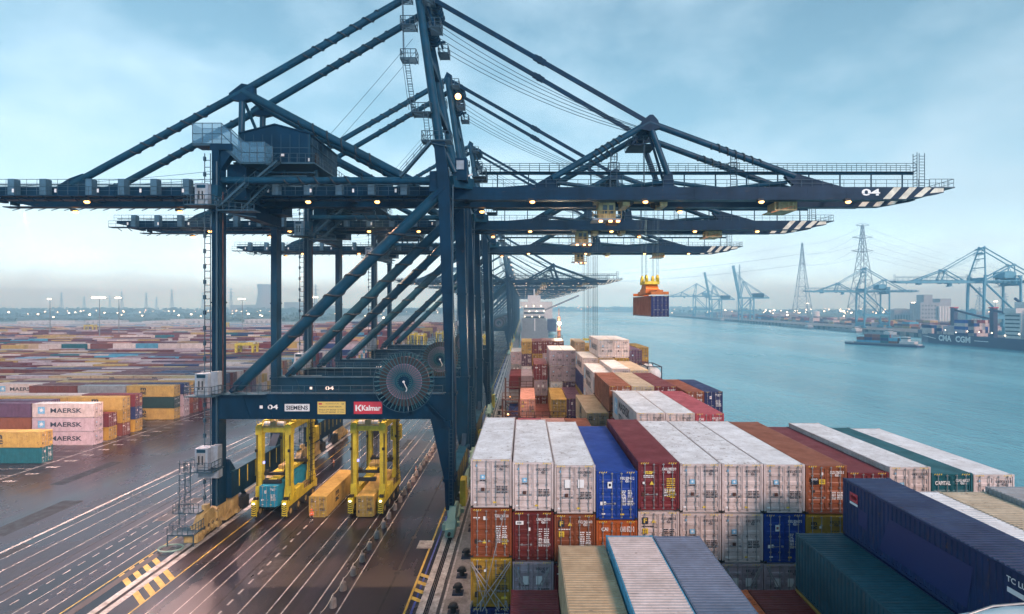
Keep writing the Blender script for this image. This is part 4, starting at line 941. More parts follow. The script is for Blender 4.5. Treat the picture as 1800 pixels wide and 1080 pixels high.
def marks(kind, ident, H):
    """writing, stickers and emblems of a door end (x from -1.2 to 1.2, z up)"""
    key = ('m', kind, ident, H)
    if key in _cm: return _cm[key]
    ink = {'star': 'ink', 'starplain': 'ink', 'plain': 'ink', 'f_white': 'ink', 'msc': 'ink', 'yellow': 'ink', 'reefer': 'ink'}.get(kind, 'inkw'); mb = MB(ink)
    mb.text(ident, (.62, -.012, H - .50), X3, Z3, .34, ink, .02, .82)
    lines(mb, .44, 1.28, .22, 5, ink, 3); lines(mb, .80, 1.28, .34, 5, ink, 4)
    if kind == 'star': star(mb, (-.50, -.012, H - 1.05), X3, Z3, .27); lines(mb, -.50, H - 1.27, .34, 1, 'ink', 5, .06)
    if kind in ('star', 'starplain'): rect(mb, -.50, 1.10, .20, .20, 'rustbrown'); rect(mb, -.95, .33, .16, .10, 'inkw'); rect(mb, .22, .33, .20, .10, 'inky'); rect(mb, -.86, H - .38, .09, .12, 'starblue')
    if kind == 'starplain': rect(mb, -.42, H - 1.1, .36, .5, 'inkw'); rect(mb, .36, H - 1.1, .36, .5, 'inkw'); lines(mb, -.42, H - 1.42, .4, 1, 'ink', 9)
    if kind == 'blue': rect(mb, -.42, H - .82, .26, .38, 'inkw'); lines(mb, -.42, H - .82, .14, 1, 'red', 2, .16); lines(mb, .40, 1.72, .28, 5, 'inkw', 6); lines(mb, .78, 1.75, .26, 7, 'inkw', 7); rect(mb, -.80, .36, .2, .09, 'inkw'); rect(mb, .32, .33, .22, .09, 'inky'); rect(mb, -.92, .98, .14, .2, 'inkw'); rect(mb, -.72, 1.0, .12, .2, 'inkw')
    if kind == 'maroon': lines(mb, -.62, H - .58, .4, 2, 'inky', 2, .07); mb.quad((-.50, -.013, H - .66), (-.34, -.013, H - .54), (-.30, -.013, H - .50), (-.44, -.013, H - .74), 'inky'); lines(mb, -.60, H - .80, .62, 2, 'inkw', 8, .05); lines(mb, .72, 1.9, .5, 9, 'inky', 5, .06, .13); rect(mb, .82, .95, .28, .36, 'inky'); rect(mb, -.92, .98, .18, .24, 'rustbrown'); tri(mb, -.42, 1.65); rect(mb, -.9, 1.66, .13, .13, 'inkw')
    if kind in ('rust', 'f_rust', 'f_white'):
        lines(mb, .42, 1.85, .3, 5, ink, 12, .07, .13); lines(mb, .80, 1.85, .26, 6, ink, 13, .06, .12); tri(mb, -.40, .95); rect(mb, .80, .95, .30, .34, 'inky'); rect(mb, -.86, .95, .2, .26, 'dark'); lines(mb, .8, 1.0, .2, 3, 'ink', 4, .05, .1)
        if kind == 'rust': lines(mb, -.86, H - .52, .4, 1, 'inkw', 3, .07); rect(mb, -.40, H - .55, .13, .22, 'inkw')
        else:
            rect(mb, -.80, H - .52, .34, .40, 'ink', -.012); mb.text('F', (-.80, -.016, H - .52), X3, Z3, .26, 'inky', .02, .2); lines(mb, -.62, H - .86, .7, 1, ink, 3, .06); tri(mb, -.30, H - .55); rect(mb, -.80, H - 1.15, .32, .34, 'inky'); lines(mb, -.8, H - 1.1, .22, 3, 'ink', 4, .05, .1)
    if kind == 'red': rect(mb, -.80, H - .62, .46, .22, 'inkw'); lines(mb, -.80, H - .62, .3, 1, 'starblue', 3, .09); lines(mb, .44, 1.9, .2, 6, 'inkw', 3, .05, .14); lines(mb, .80, 1.9, .3, 8, 'inkw', 4, .05, .13); rect(mb, -.22, H - 1.0, .12, .2, 'inkw')
    if kind in ('msc', 'yellow'):
        mb.text('m\nsc', (-.74, -.012, H - .62), X3, Z3, .44, 'ink', .035, .40); lines(mb, .55, H - .95, .6, 3, 'ink', 5, .05, .12); rect(mb, .78, .55, .36, .16, 'inky'); rect(mb, -.86, .75, .2, .34, 'dark'); mb.quad((-.85, -.012, 1.6), (-.72, -.012, 1.6), (-.785, -.012, 1.46), (-.785, -.012, 1.46), 'inkw'); rect(mb, -.36, H - .72, .14, .14, 'inkw')
    if kind == 'gold': rect(mb, -.72, 1.95, .42, .40, 'ink'); mb.text('GOLD', (-.72, -.016, 2.07), X3, Z3, .11, 'inkw', .02, .34); lines(mb, -.72, 1.93, .32, 3, 'inkw', 3, .04, .07); rect(mb, -.26, 1.92, .36, .28, 'inky'); lines(mb, -.26, 1.97, .26, 2, 'ink', 3, .05, .1); rect(mb, -.74, 1.35, .12, .16, 'dark'); rect(mb, -.26, H - .5, .12, .16, 'inkw')
    if kind == 'capital': mb.text('CAPITAL', (-.56, -.012, H - .58), X3, Z3, .24, 'inkw', .03, .92)
    if kind == 'cai': mb.text('CAI', (-.72, -.012, H - .5), X3, Z3, .22, 'inkw', .03, .4)
    me = mb.mesh('marking'); _cm[key] = me; return me
def tri(mb, x, z): mb.add([(x - .13, -.013, z - .1), (x + .13, -.013, z - .1), (x, -.013, z + .13)], [(0, 1, 2)], 'inky')
def side_marks(kind, L, H):
    key = ('sd', kind, L, H)
    if key in _cm: return _cm[key]
    mb = MB('ink'); x = -CW / 2 - .006; ux, uz = (0, -1, 0), (0, 0, 1); T = lambda s, y, z, h, w, m='ink', b=.02: mb.text(s, (x, y, z), ux, uz, h, m, b, w)
    if kind == 'maersk': star(mb, (x, L - 1.9, H * .52), ux, uz, 1.45); T('MAERSK', L - 7.1, H * .5, .98, 6.6)
    if kind == 'sealand': star(mb, (x, L - 1.9, H * .55), ux, uz, 1.7); T('MAERSK', L - 6.3, H * .70, .9, 5.6); T('SEALAND', L - 6.5, H * .25, .9, 6.0)
    if kind == 'msc': T('m\nsc', 6.1, H * .52, 1.9, 1.75, 'ink', .045)
    if kind == 'msc_end': T('m\nsc', 7.9, H * .52, 1.75, 1.6, 'ink', .045)
    if kind == 'capital': T('CAPITAL', 9.9, H * .55, .55, 2.4, 'inkw')
    if kind == 'blue': mb.quad((x, 11.6, H - .95), (x, 10.95, H - .95), (x, 10.95, H - .5), (x, 11.6, H - .5), 'red'); mb.quad((x, 11.6, H - 1.1), (x, 10.95, H - 1.1), (x, 10.95, H - .98), (x, 11.6, H - .98), 'inkw'); T('tex', 11.27, H - .72, .24, .5, 'inkw'); T('TC LU', 2.25, H - .42, .2, .75, 'inkw'); mb.quad((x, 9.3, .45), (x, 4.3, .45), (x, 4.0, H - .75), (x, 8.6, H - .75), 'patchblue'); mb.quad((x, 10.9, 1.0), (x, 10.2, .9), (x, 10.2, 1.75), (x, 10.9, 1.8), 'patchblue'); mb.quad((x, 2.6, H - .88), (x, 1.95, H - .88), (x, 1.95, H - .70), (x, 2.6, H - .70), 'inkw')
    if kind == 'cow': mb.quad((x, 10.8, .9), (x, 7.9, .9), (x, 7.9, 1.75), (x, 10.8, 1.75), 'signy'); T('eaCold', 9.4, 1.33, .5, 2.0, 'red')
    if kind == 'cs': T('CAI', L - 1.1, H - .6, .3, .8, 'inkw')
    me = mb.mesh('lettering'); _cm[key] = me; return me
COUNT = [0]
CG = 'shipping containers'
def container(col, x, y, ztop, label, mk=None, ident='MSKU 182 335 7\n4561', L=12.19, H=2.896, rz=0.0, side=None, group=None, roof=None):
    """x, y: middle of the door end; z from the roof"""
    rgb = PAL[col]; q = random.Random(int(x * 31 + y * 7 + ztop * 13)); f = q.uniform(.90, 1.08); rgb = (*[min(1, c * f) for c in rgb], 1)
    t = thing('shipping_container', label, 'shipping container', (x, y, ztop - H), rz, group or CG)
    s = put('shell', shell_mesh(L, H), t); s.color = rgb
    put('roof', roof_mesh(L, H), t).color = (*PAL[roof], 1) if roof else ((.74, .77, .79, 1) if col in ('white', 'lilac white') else rgb)  # white containers get a bluish roof colour, with the sky light painted in
    fr = put('frame', frame_mesh(L, H, H > 2.7), t); fr.color = rgb
    for sg in (-1, 1):
        d = put('door', door_mesh(H), t, (sg * .555, 0, 0)); d.color = rgb; put('locking_gear', gear_mesh(H, sg), d)
    if mk: put('marking', marks(mk, ident, H), t)
    if side: put('lettering', side_marks(side, L, H), t)
    COUNT[0] += 1
    return t
def reefer(x, y, ztop, label):
    t = thing('refrigerated_container', label, 'shipping container', (x, y, ztop - 2.896), 0, CG); rgb = (.62, .60, .57, 1)
    put('shell', shell_mesh(12.19, 2.896), t).color = rgb; put('roof', roof_mesh(12.19, 2.896), t).color = rgb; put('frame', frame_mesh(12.19, 2.896, False), t).color = rgb
    key = 'reefer_unit'
    if key not in _cm:
        mb = MB('white'); mb.box(-1.06, 1.06, .02, .07, .2, 2.75); mb.bar((-.9, .0, 2.5), (0, .0, 1.5), .05, .05, 'steel'); mb.bar((.9, .0, 2.5), (0, .0, 1.5), .05, .05, 'steel'); mb.box(-.3, .25, -.01, .03, .85, 1.25, 'black'); mb.tube((.55, -.01, 1.05), (.55, .04, 1.05), .17, 16, 'black')
        mb.box(-.9, .9, -.005, .03, .25, .5, 'dark'); mb.box(-.95, -.7, -.02, .03, .9, 1.2, 'dark'); mb.text('D', (-.02, -.0, 2.3), X3, Z3, .3, 'starblue', .03); _cm[key] = mb.mesh('refrigeration_unit')
    put('refrigeration_unit', _cm[key], t)

# ---------------------------------------------------------------- stacks on our ship
X0, PITCH = -3.24, 2.5
BAY = {'A': 16.0, 'B': 31.9, 'C': 45.5, 'D': 58.7, 'E': 72.1, 'F': 85.4, 'G': 98.9, 'H': 112.2, 'I': 125.6}
BN = {'A': 'nearest bay', 'B': 'front bay', 'C': 'third bay', 'D': 'fourth bay', 'E': 'fifth bay', 'F': 'sixth bay', 'G': 'seventh bay', 'H': 'eighth bay', 'I': 'foremost bay'}
CELLN = ['quayside edge', 'second', 'third', 'fourth', 'fifth', 'sixth', 'seventh', 'eighth', 'ninth', 'tenth', 'eleventh', 'twelfth', 'waterside edge']
def sc(bay, cell, col, zrel, what, mk=None, ident='MSKU 182 335 7\n4561', H=2.896, side=None, tier='top', xo=0.0, L=12.19, roof=None):
    """a container of our ship: zrel = roof height relative to the eye"""
    x = X0 + PITCH * cell + CW / 2 + .03 + xo
    lab = '%s, %s tier, %s column from quay, %s' % (what, tier, CELLN[cell], BN[bay])
    lab = lab.replace('quayside edge column from quay', 'quayside column').replace('waterside edge column from quay', 'waterside column')
    return container(col, x, BAY[bay], CAMZ + zrel, lab, mk, ident, L, H, 0, side, 'containers stacked on the ship', roof)
# nearest bay (roofs seen from above)
sc('A', 1, 'maroon', -14.9, 'maroon container roof with black scuffs')
sc('A', 2, 'sand', -12.55, 'sand coloured container', H=2.59)
sc('A', 3, 'light blue', -12.03, 'white roofed light blue container', side='cs', roof='white'); sc('A', 4, 'grey blue', -12.06, 'grey blue container with worn roof')
sc('A', 5, 'orange', -14.9, 'red orange container roof'); sc('A', 6, 'dark red', -14.9, 'dark red container roof with white number')
sc('A', 7, 'dark teal', -11.9, 'dark teal container'); sc('A', 7, 'yellow', -14.82, 'yellow container under the teal one', tier='second')
sc('A', 8, 'dark blue', -9.0, 'big dark blue container with small red plate', side='blue'); sc('A', 8, 'navy', -11.92, 'navy container under the big blue one', tier='second')
sc('A', 9, 'white', -9.7, 'clean white container'); sc('A', 10, 'cream', -9.72, 'rust stained white container'); sc('A', 11, 'grey', -9.45, 'grey white container'); sc('A', 12, 'white', -9.6, 'white container')
# front bay: the wall of doors
for i, (c, z, wh, mk_, idn) in enumerate((
    ('white', -9.08, 'white container with star emblem', 'star', 'MSKU 744 708 2\n4561'), ('white', -9.27, 'white container with star emblem', 'star', 'MSKU 182 335 7\n4561'), ('white', -9.44, 'white container with two blank white panels', 'starplain', 'MSKU 988 686 1\n4561'),
    ('blue', -9.80, 'bright blue container', 'blue', 'MSKU 829 411 2\n4561'), ('maroon', -9.25, 'maroon container with yellow markings', 'maroon', 'CAXU 998229 9\n4561'), ('white', -9.36, 'white container with star emblem', 'star', 'MRKU 488 807 9\n4561'),
    ('white', -9.38, 'white container with star emblem', 'star', 'MSKU 198 953 5\n4561'), ('white', -9.40, 'white container with star emblem', 'star', 'MSKU 455 953 0\n4561'), ('rust brown', -9.45, 'rust brown container with small black plate', 'gold', 'GLDU 706725 3\n4561'),
    ('maroon', -9.86, 'maroon container', 'rust', 'TGHU 741 9 8\n4561'), ('white', -9.55, 'white container with star emblem', 'star', 'MSKU 219 625 3\n4561'), ('dark green', -9.92, 'dark green container with white wording', 'capital', 'CLHU 468 2 7\n4561'), ('white', -10.0, 'white container', 'starplain', 'MSKU 4 1 8\n4561'))):
    sc('B', i, c if c != 'dark green' else 'teal', z, wh, mk_, idn)
for i, (c, z, wh, mk_, idn) in enumerate((
    ('rust orange', -12.04, 'rust orange container with yellow triangle', 'rust', 'TCKU 1458 5 0\n456'), ('dark red', -12.25, 'dark red brown container', 'red', 'UNKU 45329 0\n4561'), ('rust brown', -12.4, 'rust brown container with blue and yellow emblem', 'f_rust', 'FSCU 965164 0\n4561'),
    ('orange', -12.75, 'orange container', 'cai', 'CAIU 872 1 0'), ('white', -12.22, 'white container with blue and yellow emblem', 'f_white', 'FSCU 690807 0\n4561'), ('white', -12.33, 'white container with star and round emblem', 'star', 'MSKU 025 722 0\n4561'),
    ('white', -12.35, 'warm white container with star emblem', 'star', 'MSKU 582 307 0\n4561'), ('navy', -12.37, 'navy container with light blue sticker', 'blue', 'MSKU 824 637 5\n4561'), ('mustard', -12.42, 'mustard container', 'yellow', 'MSCU 701 3\n4561'))):
    sc('B', i, c if c != 'navy' else 'blue', z, wh, mk_, idn, tier='second')
for i, c, z, wh, mk_ in ((0, 'mustard', -15.0, 'mustard container behind lashing rods', 'msc'), (1, 'lilac white', -15.2, 'lilac white container', 'starplain'), (2, 'maroon', -15.4, 'maroon container', 'rust'), (5, 'white', -15.3, 'white container', 'starplain'), (6, 'lilac white', -15.32, 'lilac white container', 'starplain'), (7, 'lilac white', -15.34, 'lilac white container', 'starplain'), (3, 'rust brown', -15.7, 'rust brown container', 'rust'), (4, 'white', -15.2, 'white container', 'starplain')):
    sc('B', i, c, z, wh, mk_, tier='third')
sc('B', 0, 'navy', -17.95, 'navy container', 'blue', tier='fourth'); sc('B', 1, 'red brown', -18.1, 'red brown container', 'rust', tier='fourth')
# third bay ahead
for i, c, z, wh, sd in ((1, 'pink red', -11.95, 'pink red container roof', None), (2, 'salmon', -11.95, 'salmon container roof', None), (3, 'rust orange', -11.97, 'rust orange container roof', None), (5, 'white', -9.0, 'white container with side wording', 'sealand'), (6, 'white', -9.02, 'plain white container', None), (7, 'pink red', -9.05, 'pink red container', None)):
    sc('C', i, c, z, wh, {'white': 'star', 'pink red': 'cai'}.get(c, 'rust'), side=sd, xo=.25 if i >= 5 else 0)
# fourth bay
for i, c, z, wh, sd, mk_ in ((4, 'sand', -11.6, 'sand yellow container', 'msc', 'yellow'), (5, 'rust brown', -8.65, 'rust brown container', None, 'rust'), (6, 'cream', -8.67, 'white container with rusty roof', None, 'starplain'), (7, 'maroon', -8.7, 'maroon container', None, 'rust')):
    sc('D', i, c, z, wh, mk_, side=sd)
sc('D', 5, 'rust orange', -11.57, 'rust orange container', 'rust', tier='second')
# fifth bay
for i, c, z, wh, sd, mk_ in ((5, 'white', -8.85, 'white container with rust patch', 'sealand', 'star'), (6, 'white', -8.3, 'bright white container', None, 'starplain'), (7, 'cream', -8.5, 'cream pink container', None, 'starplain'), (10, 'rust orange', -11.4, 'orange container', None, 'rust'), (11, 'navy', -11.4, 'purple navy container', None, 'blue')):
    sc('E', i, c, z, wh, mk_, side=sd)
sc('E', 5, 'white', -11.77, 'white container with side wording', 'star', side='maersk', tier='second'); sc('E', 11, 'navy', -14.3, 'navy container', 'blue', tier='second'); sc('E', 10, 'dark red', -14.3, 'dark red container', 'rust', tier='second')
# sixth bay
for i, c, z, wh, sd, mk_ in ((1, 'salmon', -14.7, 'salmon pink container', None, 'f_white'), (3, 'yellow', -14.7, 'pale yellow container', None, 'yellow'), (4, 'purple', -14.6, 'purple container', None, 'blue'), (5, 'white', -8.1, 'white container with side wording', 'maersk', 'starplain'), (6, 'white', -5.2, 'tall white container with side wording', 'maersk', 'star'), (7, 'white', -5.22, 'tall white container', None, 'star')):
    sc('F', i, c, z, wh, mk_, side=sd)
for i, c, z, wh, mk_ in ((2, 'red brown', -17.6, 'red brown container', 'rust'), (5, 'navy', -11.05, 'navy container', 'blue'), (6, 'sand', -8.15, 'sand container', 'starplain'), (7, 'mustard', -8.17, 'mustard container', 'yellow')):
    sc('F', i, c, z, wh, mk_, tier='second' if i != 2 else 'top')
sc('F', 1, 'red brown', -17.62, 'red brown container', 'rust', tier='second'); sc('F', 3, 'mustard', -17.62, 'mustard container', 'yellow', tier='second'); sc('F', 4, 'navy', -17.52, 'navy container', 'blue', tier='second'); sc('F', 5, 'mustard', -13.97, 'mustard container', 'yellow', tier='third')
# seventh bay
for i, c, z, wh, mk_, ti in ((2, 'maroon', -10.6, 'maroon container', 'red', 'top'), (2, 'lilac white', -13.52, 'lilac white container', 'starplain', 'second'), (3, 'lilac white', -7.97, 'lilac white container', 'star', 'top'), (3, 'lilac white', -10.9, 'lilac white container', 'star', 'second'), (4, 'lilac white', -7.99, 'lilac white container', 'star', 'top'), (4, 'lilac white', -10.92, 'lilac white container', 'star', 'second'), (4, 'purple', -13.84, 'purple grey container', 'blue', 'third'), (9, 'purple', -7.9, 'purple grey container', 'star', 'top'), (9, 'lilac white', -10.82, 'lilac white container', 'starplain', 'second'), (2, 'red brown', -16.45, 'red brown container', 'rust', 'third')):
    sc('G', i, c, z, wh, mk_, tier=ti, xo=.35 if i in (3, 4) else 0)
reefer(X0 + 3 * PITCH + 1.25 + .35, BAY['G'], CAMZ - 13.83, 'white refrigerated container with black fan opening, third tier of the seventh bay')
sc('H', 10, 'mustard', -8.4, 'mustard container', 'yellow', xo=1.8); sc('H', 10, 'rust brown', -11.3, 'rust brown container', 'rust', xo=1.8, tier='second')
# foremost bay
for i, c, z, wh, mk_, ti in ((0, 'lilac white', -10.5, 'lilac white container', 'star', 'top'), (0, 'grey', -13.42, 'pale grey container', 'starplain', 'second'), (1, 'yellow', -8.1, 'yellow container', 'yellow', 'top'), (1, 'purple', -11.0, 'purple navy container', 'blue', 'second'), (2, 'maroon', -8.1, 'maroon container', 'rust', 'top'), (2, 'mustard', -11.0, 'mustard container', 'yellow', 'second'), (3, 'maroon', -8.0, 'maroon container', 'rust', 'top'), (3, 'lilac white', -10.92, 'lilac white container', 'star', 'second'), (4, 'dark red', -8.0, 'dark red container', 'red', 'top'),
    (6, 'sand', -8.1, 'sand yellow container', 'yellow', 'top'), (7, 'mustard', -9.2, 'mustard container', 'yellow', 'top')):
    sc('I', i, c, z, wh, mk_, tier=ti)
reefer(X0 + 1 * PITCH + 1.25, BAY['I'], CAMZ - 13.93, 'white refrigerated container with lamp, third tier of the foremost bay')
# tank container at the outer edge
t = thing('tank_container', 'white cylindrical tank container in an open dark frame at the ship outer edge', 'tank container', (20.9, 86.0, CAMZ - 9.55 - 2.6))
mb = MB('white'); mb.tube((0, .25, 1.3), (0, 5.8, 1.3), 1.12, 24); mb.sphere((0, .3, 1.3), 1.10, None, 20, 10, 1); mb.tube((0, 2.6, 2.4), (0, 3.2, 2.4), .3, 12); mb.obj('tank', t)
mb = MB('navy')
for y in (0, 6.05):
    for x in (-1.15, 1.15): mb.bar((x, y, 0), (x, y, 2.6), .14)
    for z in (.06, 2.54): mb.bar((-1.2, y, z), (1.2, y, z), .13)
    mb.bar((-1.15, y, .1), (0, y, .9), .08); mb.bar((1.15, y, .1), (0, y, .9), .08)
for x in (-1.15, 1.15):
    for z in (.07, 2.53): mb.bar((x, 0, z), (x, 6.05, z), .12)
mb.obj('frame', t)
sc('F', 9, 'red brown', -12.2, 'red brown container under the white tank', 'rust', tier='second')

# lower tiers that only show as dark gaps: one mass
def boxes_stuff(name, items, label, cat, z_is_base=True):
    vs, fs, cols = [], [], []
    for x0, x1, y0, y1, z0, z1, c in items:
        b = len(vs); vs += [(x, y, z) for z in (z0, z1) for y in (y0, y1) for x in (x0, x1)]
        for f in ((0, 2, 3, 1), (4, 5, 7, 6), (0, 1, 5, 4), (2, 6, 7, 3), (0, 4, 6, 2), (1, 3, 7, 5)): fs.append(tuple(a + b for a in f)); cols.append(c)
    me = bpy.data.meshes.new(name); me.from_pydata(vs, [], fs); me.materials.append(M['paint_plain'])
    at = me.color_attributes.new('Col', 'FLOAT_COLOR', 'CORNER'); at.data.foreach_set('color', [v for c in cols for _ in range(4) for v in (*c, 1)])
    o = put(name, me); tag(o, label, cat, None, 'stuff'); return o
rq = random.Random(11); low = []
LOWTOP = {'A': -17.9, 'B': -18.4, 'C': -15.0, 'D': -17.5, 'E': -19.5, 'F': -18.6, 'G': -16.8, 'H': -14.4, 'I': -16.5}
SUP = {('A', 1): -17.82, ('A', 2): -15.2, ('A', 3): -15.0, ('A', 4): -15.0, ('A', 5): -17.8, ('A', 6): -17.8, ('A', 9): -12.7, ('A', 10): -12.7, ('A', 11): -12.5, ('A', 12): -12.6, ('A', 7): -17.8, ('A', 8): -14.9, ('A', 0): -20.6,
       ('C', 1): -14.9, ('C', 2): -14.9, ('C', 3): -14.9, ('C', 5): -11.95, ('C', 6): -11.95, ('C', 7): -12, ('D', 4): -14.55, ('D', 5): -14.5, ('D', 6): -11.6, ('D', 7): -11.65, ('E', 5): -14.7, ('E', 6): -11.25, ('E', 7): -11.45, ('E', 10): -17.3, ('E', 11): -17.3,
       ('F', 0): -20.5, ('G', 0): -20.5, ('G', 1): -20.5, ('F', 5): -16.9, ('F', 6): -11.1, ('F', 7): -11.1, ('F', 9): -15.15, ('G', 3): -16.8, ('G', 4): -16.8, ('G', 9): -13.8, ('H', 10): -14.3, ('H', 11): -14.3, ('I', 0): -16.4, ('I', 1): -16.9, ('I', 2): -13.95, ('I', 3): -13.9, ('I', 4): -10.95, ('I', 6): -11.05, ('I', 7): -12.15}
for b in BAY:
    for cell in range(13):
        if b in 'HI' and cell > 9 and (b, cell) not in SUP: continue
        for ztop in [SUP.get((b, cell), LOWTOP[b]) - k_ * 2.93 for k_ in range(5)]:
            if ztop < -20.7: continue
            x = X0 + PITCH * cell + .05; yb = BAY[b]; c = PAL[rq.choice(['maroon', 'rust brown', 'grey', 'sand', 'navy', 'lilac white', 'red brown', 'purple', 'mustard'])]
            low.append((x, x + 2.4, yb + .02, yb + 12.1, CAMZ + max(ztop - 2.88, -23.4), CAMZ + ztop - .02, c))
boxes_stuff('stowed_containers', low, 'lower tiers of containers filling the ship between the hatch covers', 'containers')

# ---------------------------------------------------------------- our ship: hull, lashing bridges, foremast, lifeboat
t = thing('container_ship', 'long container ship under the camera, moored along the quay', 'ship', (13, 70, -5))
T0 = Vector((13, 70, -5))
mb = MB('hullgrey'); out = [(-3.45, -40), (29.6, -40), (29.6, 118), (27.5, 138), (22, 158), (13, 178), (4, 158), (-1.6, 142), (-3.45, 132)]
mb.polyz(out, -9, 5.2); mb.shift(-T0).obj('hull', t)
mb = MB('hullred'); o2 = [(x + (.06 if x > 13 else -.06), y) for x, y in out]; mb.polyz(o2, -9, -2.5); mb.box(-3.62, -3.46, 20, 130, 5.0, 6.2, 'orange'); mb.shift(-T0).obj('hull_band', t)
mb = MB('rustbrown'); mb.box(-1, 27, 138.5, 139, 5.2, 9.5); mb.polyz([(-1, 139), (27, 139), (22, 157), (13, 176), (4, 157)], 8.2, 8.6); mb.shift(-T0).obj('forecastle', t)
mb = MB('rustbrown'); mb.tube((9.4, 146, 8.2), (9.4, 146, 26.4), .62, 12, r2=.42); mb.box(8.4, 10.4, 145.4, 146.6, 16.5, 17.0); mb.box(7.6, 8.6, 145.4, 146.4, 18, 20.2); mb.tube((9.4, 146, 26.4), (9.4, 146, 28.6), .1, 6); mb.box(8.9, 9.9, 145.2, 146.4, 22.6, 22.9)
mb.rail([(8.4, 145.4, 20.2), (10.4, 145.4, 20.2)], 1, .6, .05); fm = mb.shift(-T0).obj('foremast', t)
l = MB('lampw'); l.sphere((9.4, 144.9, 24.6), .55, None, 12, 8); l.shift(-T0).obj('lamp', fm)
pl = bpy.data.lights.new('foremast_lamp', 'POINT'); pl.energy = 4200; pl.color = (1, .8, .55); pl.shadow_soft_size = .6; po = bpy.data.objects.new('foremast_lamp', pl); po.location = (9.4, 143.6, 24.6); COL.objects.link(po)
def lashing(y, x0, x1, z0, z1, label, lamps=()):
    t = thing('lashing_bridge', label, 'lashing bridge', ((x0 + x1) / 2, y, CAMZ + z0), 0, 'rust brown lashing bridges'); O = Vector(((x0 + x1) / 2, y, CAMZ + z0)); mb = MB('rustbrown'); n = max(1, round((x1 - x0) / 2.5))
    for i in range(n + 1):
        x = x0 + (x1 - x0) * i / n; mb.box(x - .14, x + .14, y - .15, y + .15, CAMZ + z0, CAMZ + z1)
    z = z0
    while z <= z1 + .01: mb.box(x0, x1, y - .5, y + .5, CAMZ + z - .1, CAMZ + z); z += 2.9
    for i in range(n):
        x = x0 + (x1 - x0) * i / n; xb = x + (x1 - x0) / n; mb.bar((x, y, CAMZ + z0), (xb, y, CAMZ + z0 + 2.8), .1); mb.bar((xb, y, CAMZ + z0), (x, y, CAMZ + z0 + 2.8), .1)
    mb.shift(-O).obj('frame', t); r = MB('rustbrown'); zz = z0
    while zz <= z1 + .01: r.rail([(x0, y - .5, CAMZ + zz), (x1, y - .5, CAMZ + zz)], 1.1, 1.2, .04); zz += 2.9
    r.shift(-O).obj('railing', t)
    if lamps:
        l = MB('lamp')
        for x, z in lamps: l.sphere((x, y - .5, CAMZ + z), .13, None, 8, 6)
        l.shift(-O).obj('lamp', t)
lashing(84.7, -3.4, 6.5, -20.5, -17.4, 'low rust brown lashing bridge across the front of the salmon and yellow containers')
lashing(85.2, -3.5, -.9, -20.5, -14.6, 'rust brown lashing tower at the quayside edge left of the salmon container', ((-2.6, -17.0), (-1.6, -19.2), (-2.9, -19.6)))
lashing(98.4, -3.5, 1.6, -20.5, -13.0, 'tall rust brown lashing bridge in front of the white reefer near the quay', ((-2.6, -16.4), (.6, -15.0)))
lashing(124.9, -3.5, 29, -20.5, -16.9, 'far rust brown lashing bridge before the foremost stacks')
lashing(31.2, 1.8, 29.2, -20.5, -17.6, 'near rust brown lashing bridge between the nearest and the front bay')
lashing(71.6, -3.5, 29.2, -20.5, -17.6, 'rust brown lashing bridge behind the fourth bay, mostly hidden')
# crossed lashing rods in front of the third tier
t = thing('lashing_rods', 'crossed steel lashing rods in front of the mustard container', 'lashing rods', (-2.0, 31.7, CAMZ - 17.9), 0, 'crossed lashing rods')
mb = MB('steel')
for xa, za, xb, zb in ((-3.2, -15.1, -1.0, -17.9), (-.85, -15.1, -3.0, -17.9), (-3.2, -15.25, -1.5, -17.9), (-.85, -15.25, -2.5, -17.9), (-1.2, -12.2, -2.6, -17.9), (-3.1, -15.1, -2.2, -18.0)): mb.tube((xa + 2.0, 0, za + 17.9), (xb + 2.0, -.25, zb + 17.9), .028, 6)
for x in (-1.2, -.6, .5, 1.0): mb.tube((x, -.2, .15), (x * .9, -.25, .6), .06, 6)
mb.obj('rod', t)
for n_, cell in enumerate((1, 6, 7)):
    x = X0 + PITCH * cell; t = thing('lashing_rods', 'crossed steel lashing rods in front of the third tier, %s set from the quay' % ORD[n_ + 2], 'lashing rods', (x + 1.2, 31.7, CAMZ - 18.2), 0, 'crossed lashing rods'); mb = MB('steel')
    for xa, za, xb, zb in ((.1, 2.8, 1.3, .1), (2.3, 2.8, 1.0, .1), (.2, 2.75, 1.6, .1), (2.2, 2.75, .7, .1)): mb.tube((xa - 1.2, 0, za), (xb - 1.2, -.22, zb), .028, 6)
    mb.obj('rod', t)
# white lifeboat below the bridge wing at the bottom right corner
t = thing('lifeboat', 'white enclosed lifeboat at the bottom right corner', 'lifeboat', (14.7, 13.4, 20.15))
mb = MB('boatwhite'); st = [(-4.15, .25, .30, .0), (-3.9, .75, .62, .1), (-3.2, 1.1, .92, .1), (-1.8, 1.3, 1.08, .1), (0, 1.35, 1.14, .1), (1.8, 1.3, 1.1, .1), (3.4, 1.05, .95, .1), (4.2, .4, .5, .1)]; n = 16; vs = []
for x, w, h, z in st: vs += [(x, w * math.cos(6.2832 * i / n) * (1 if abs(math.sin(6.2832 * i / n)) < .9 else .96), (h if math.sin(6.2832 * i / n) > 0 else .95) * math.copysign(abs(math.sin(6.2832 * i / n)) ** .75, math.sin(6.2832 * i / n))) for i in range(n)]
mb.add(vs, [(j * n + i, j * n + (i + 1) % n, (j + 1) * n + (i + 1) % n, (j + 1) * n + i) for j in range(len(st) - 1) for i in range(n)] + [tuple(range(n)), tuple(range(len(vs) - 1, len(vs) - n - 1, -1))], None, True); mb.obj('canopy', t)
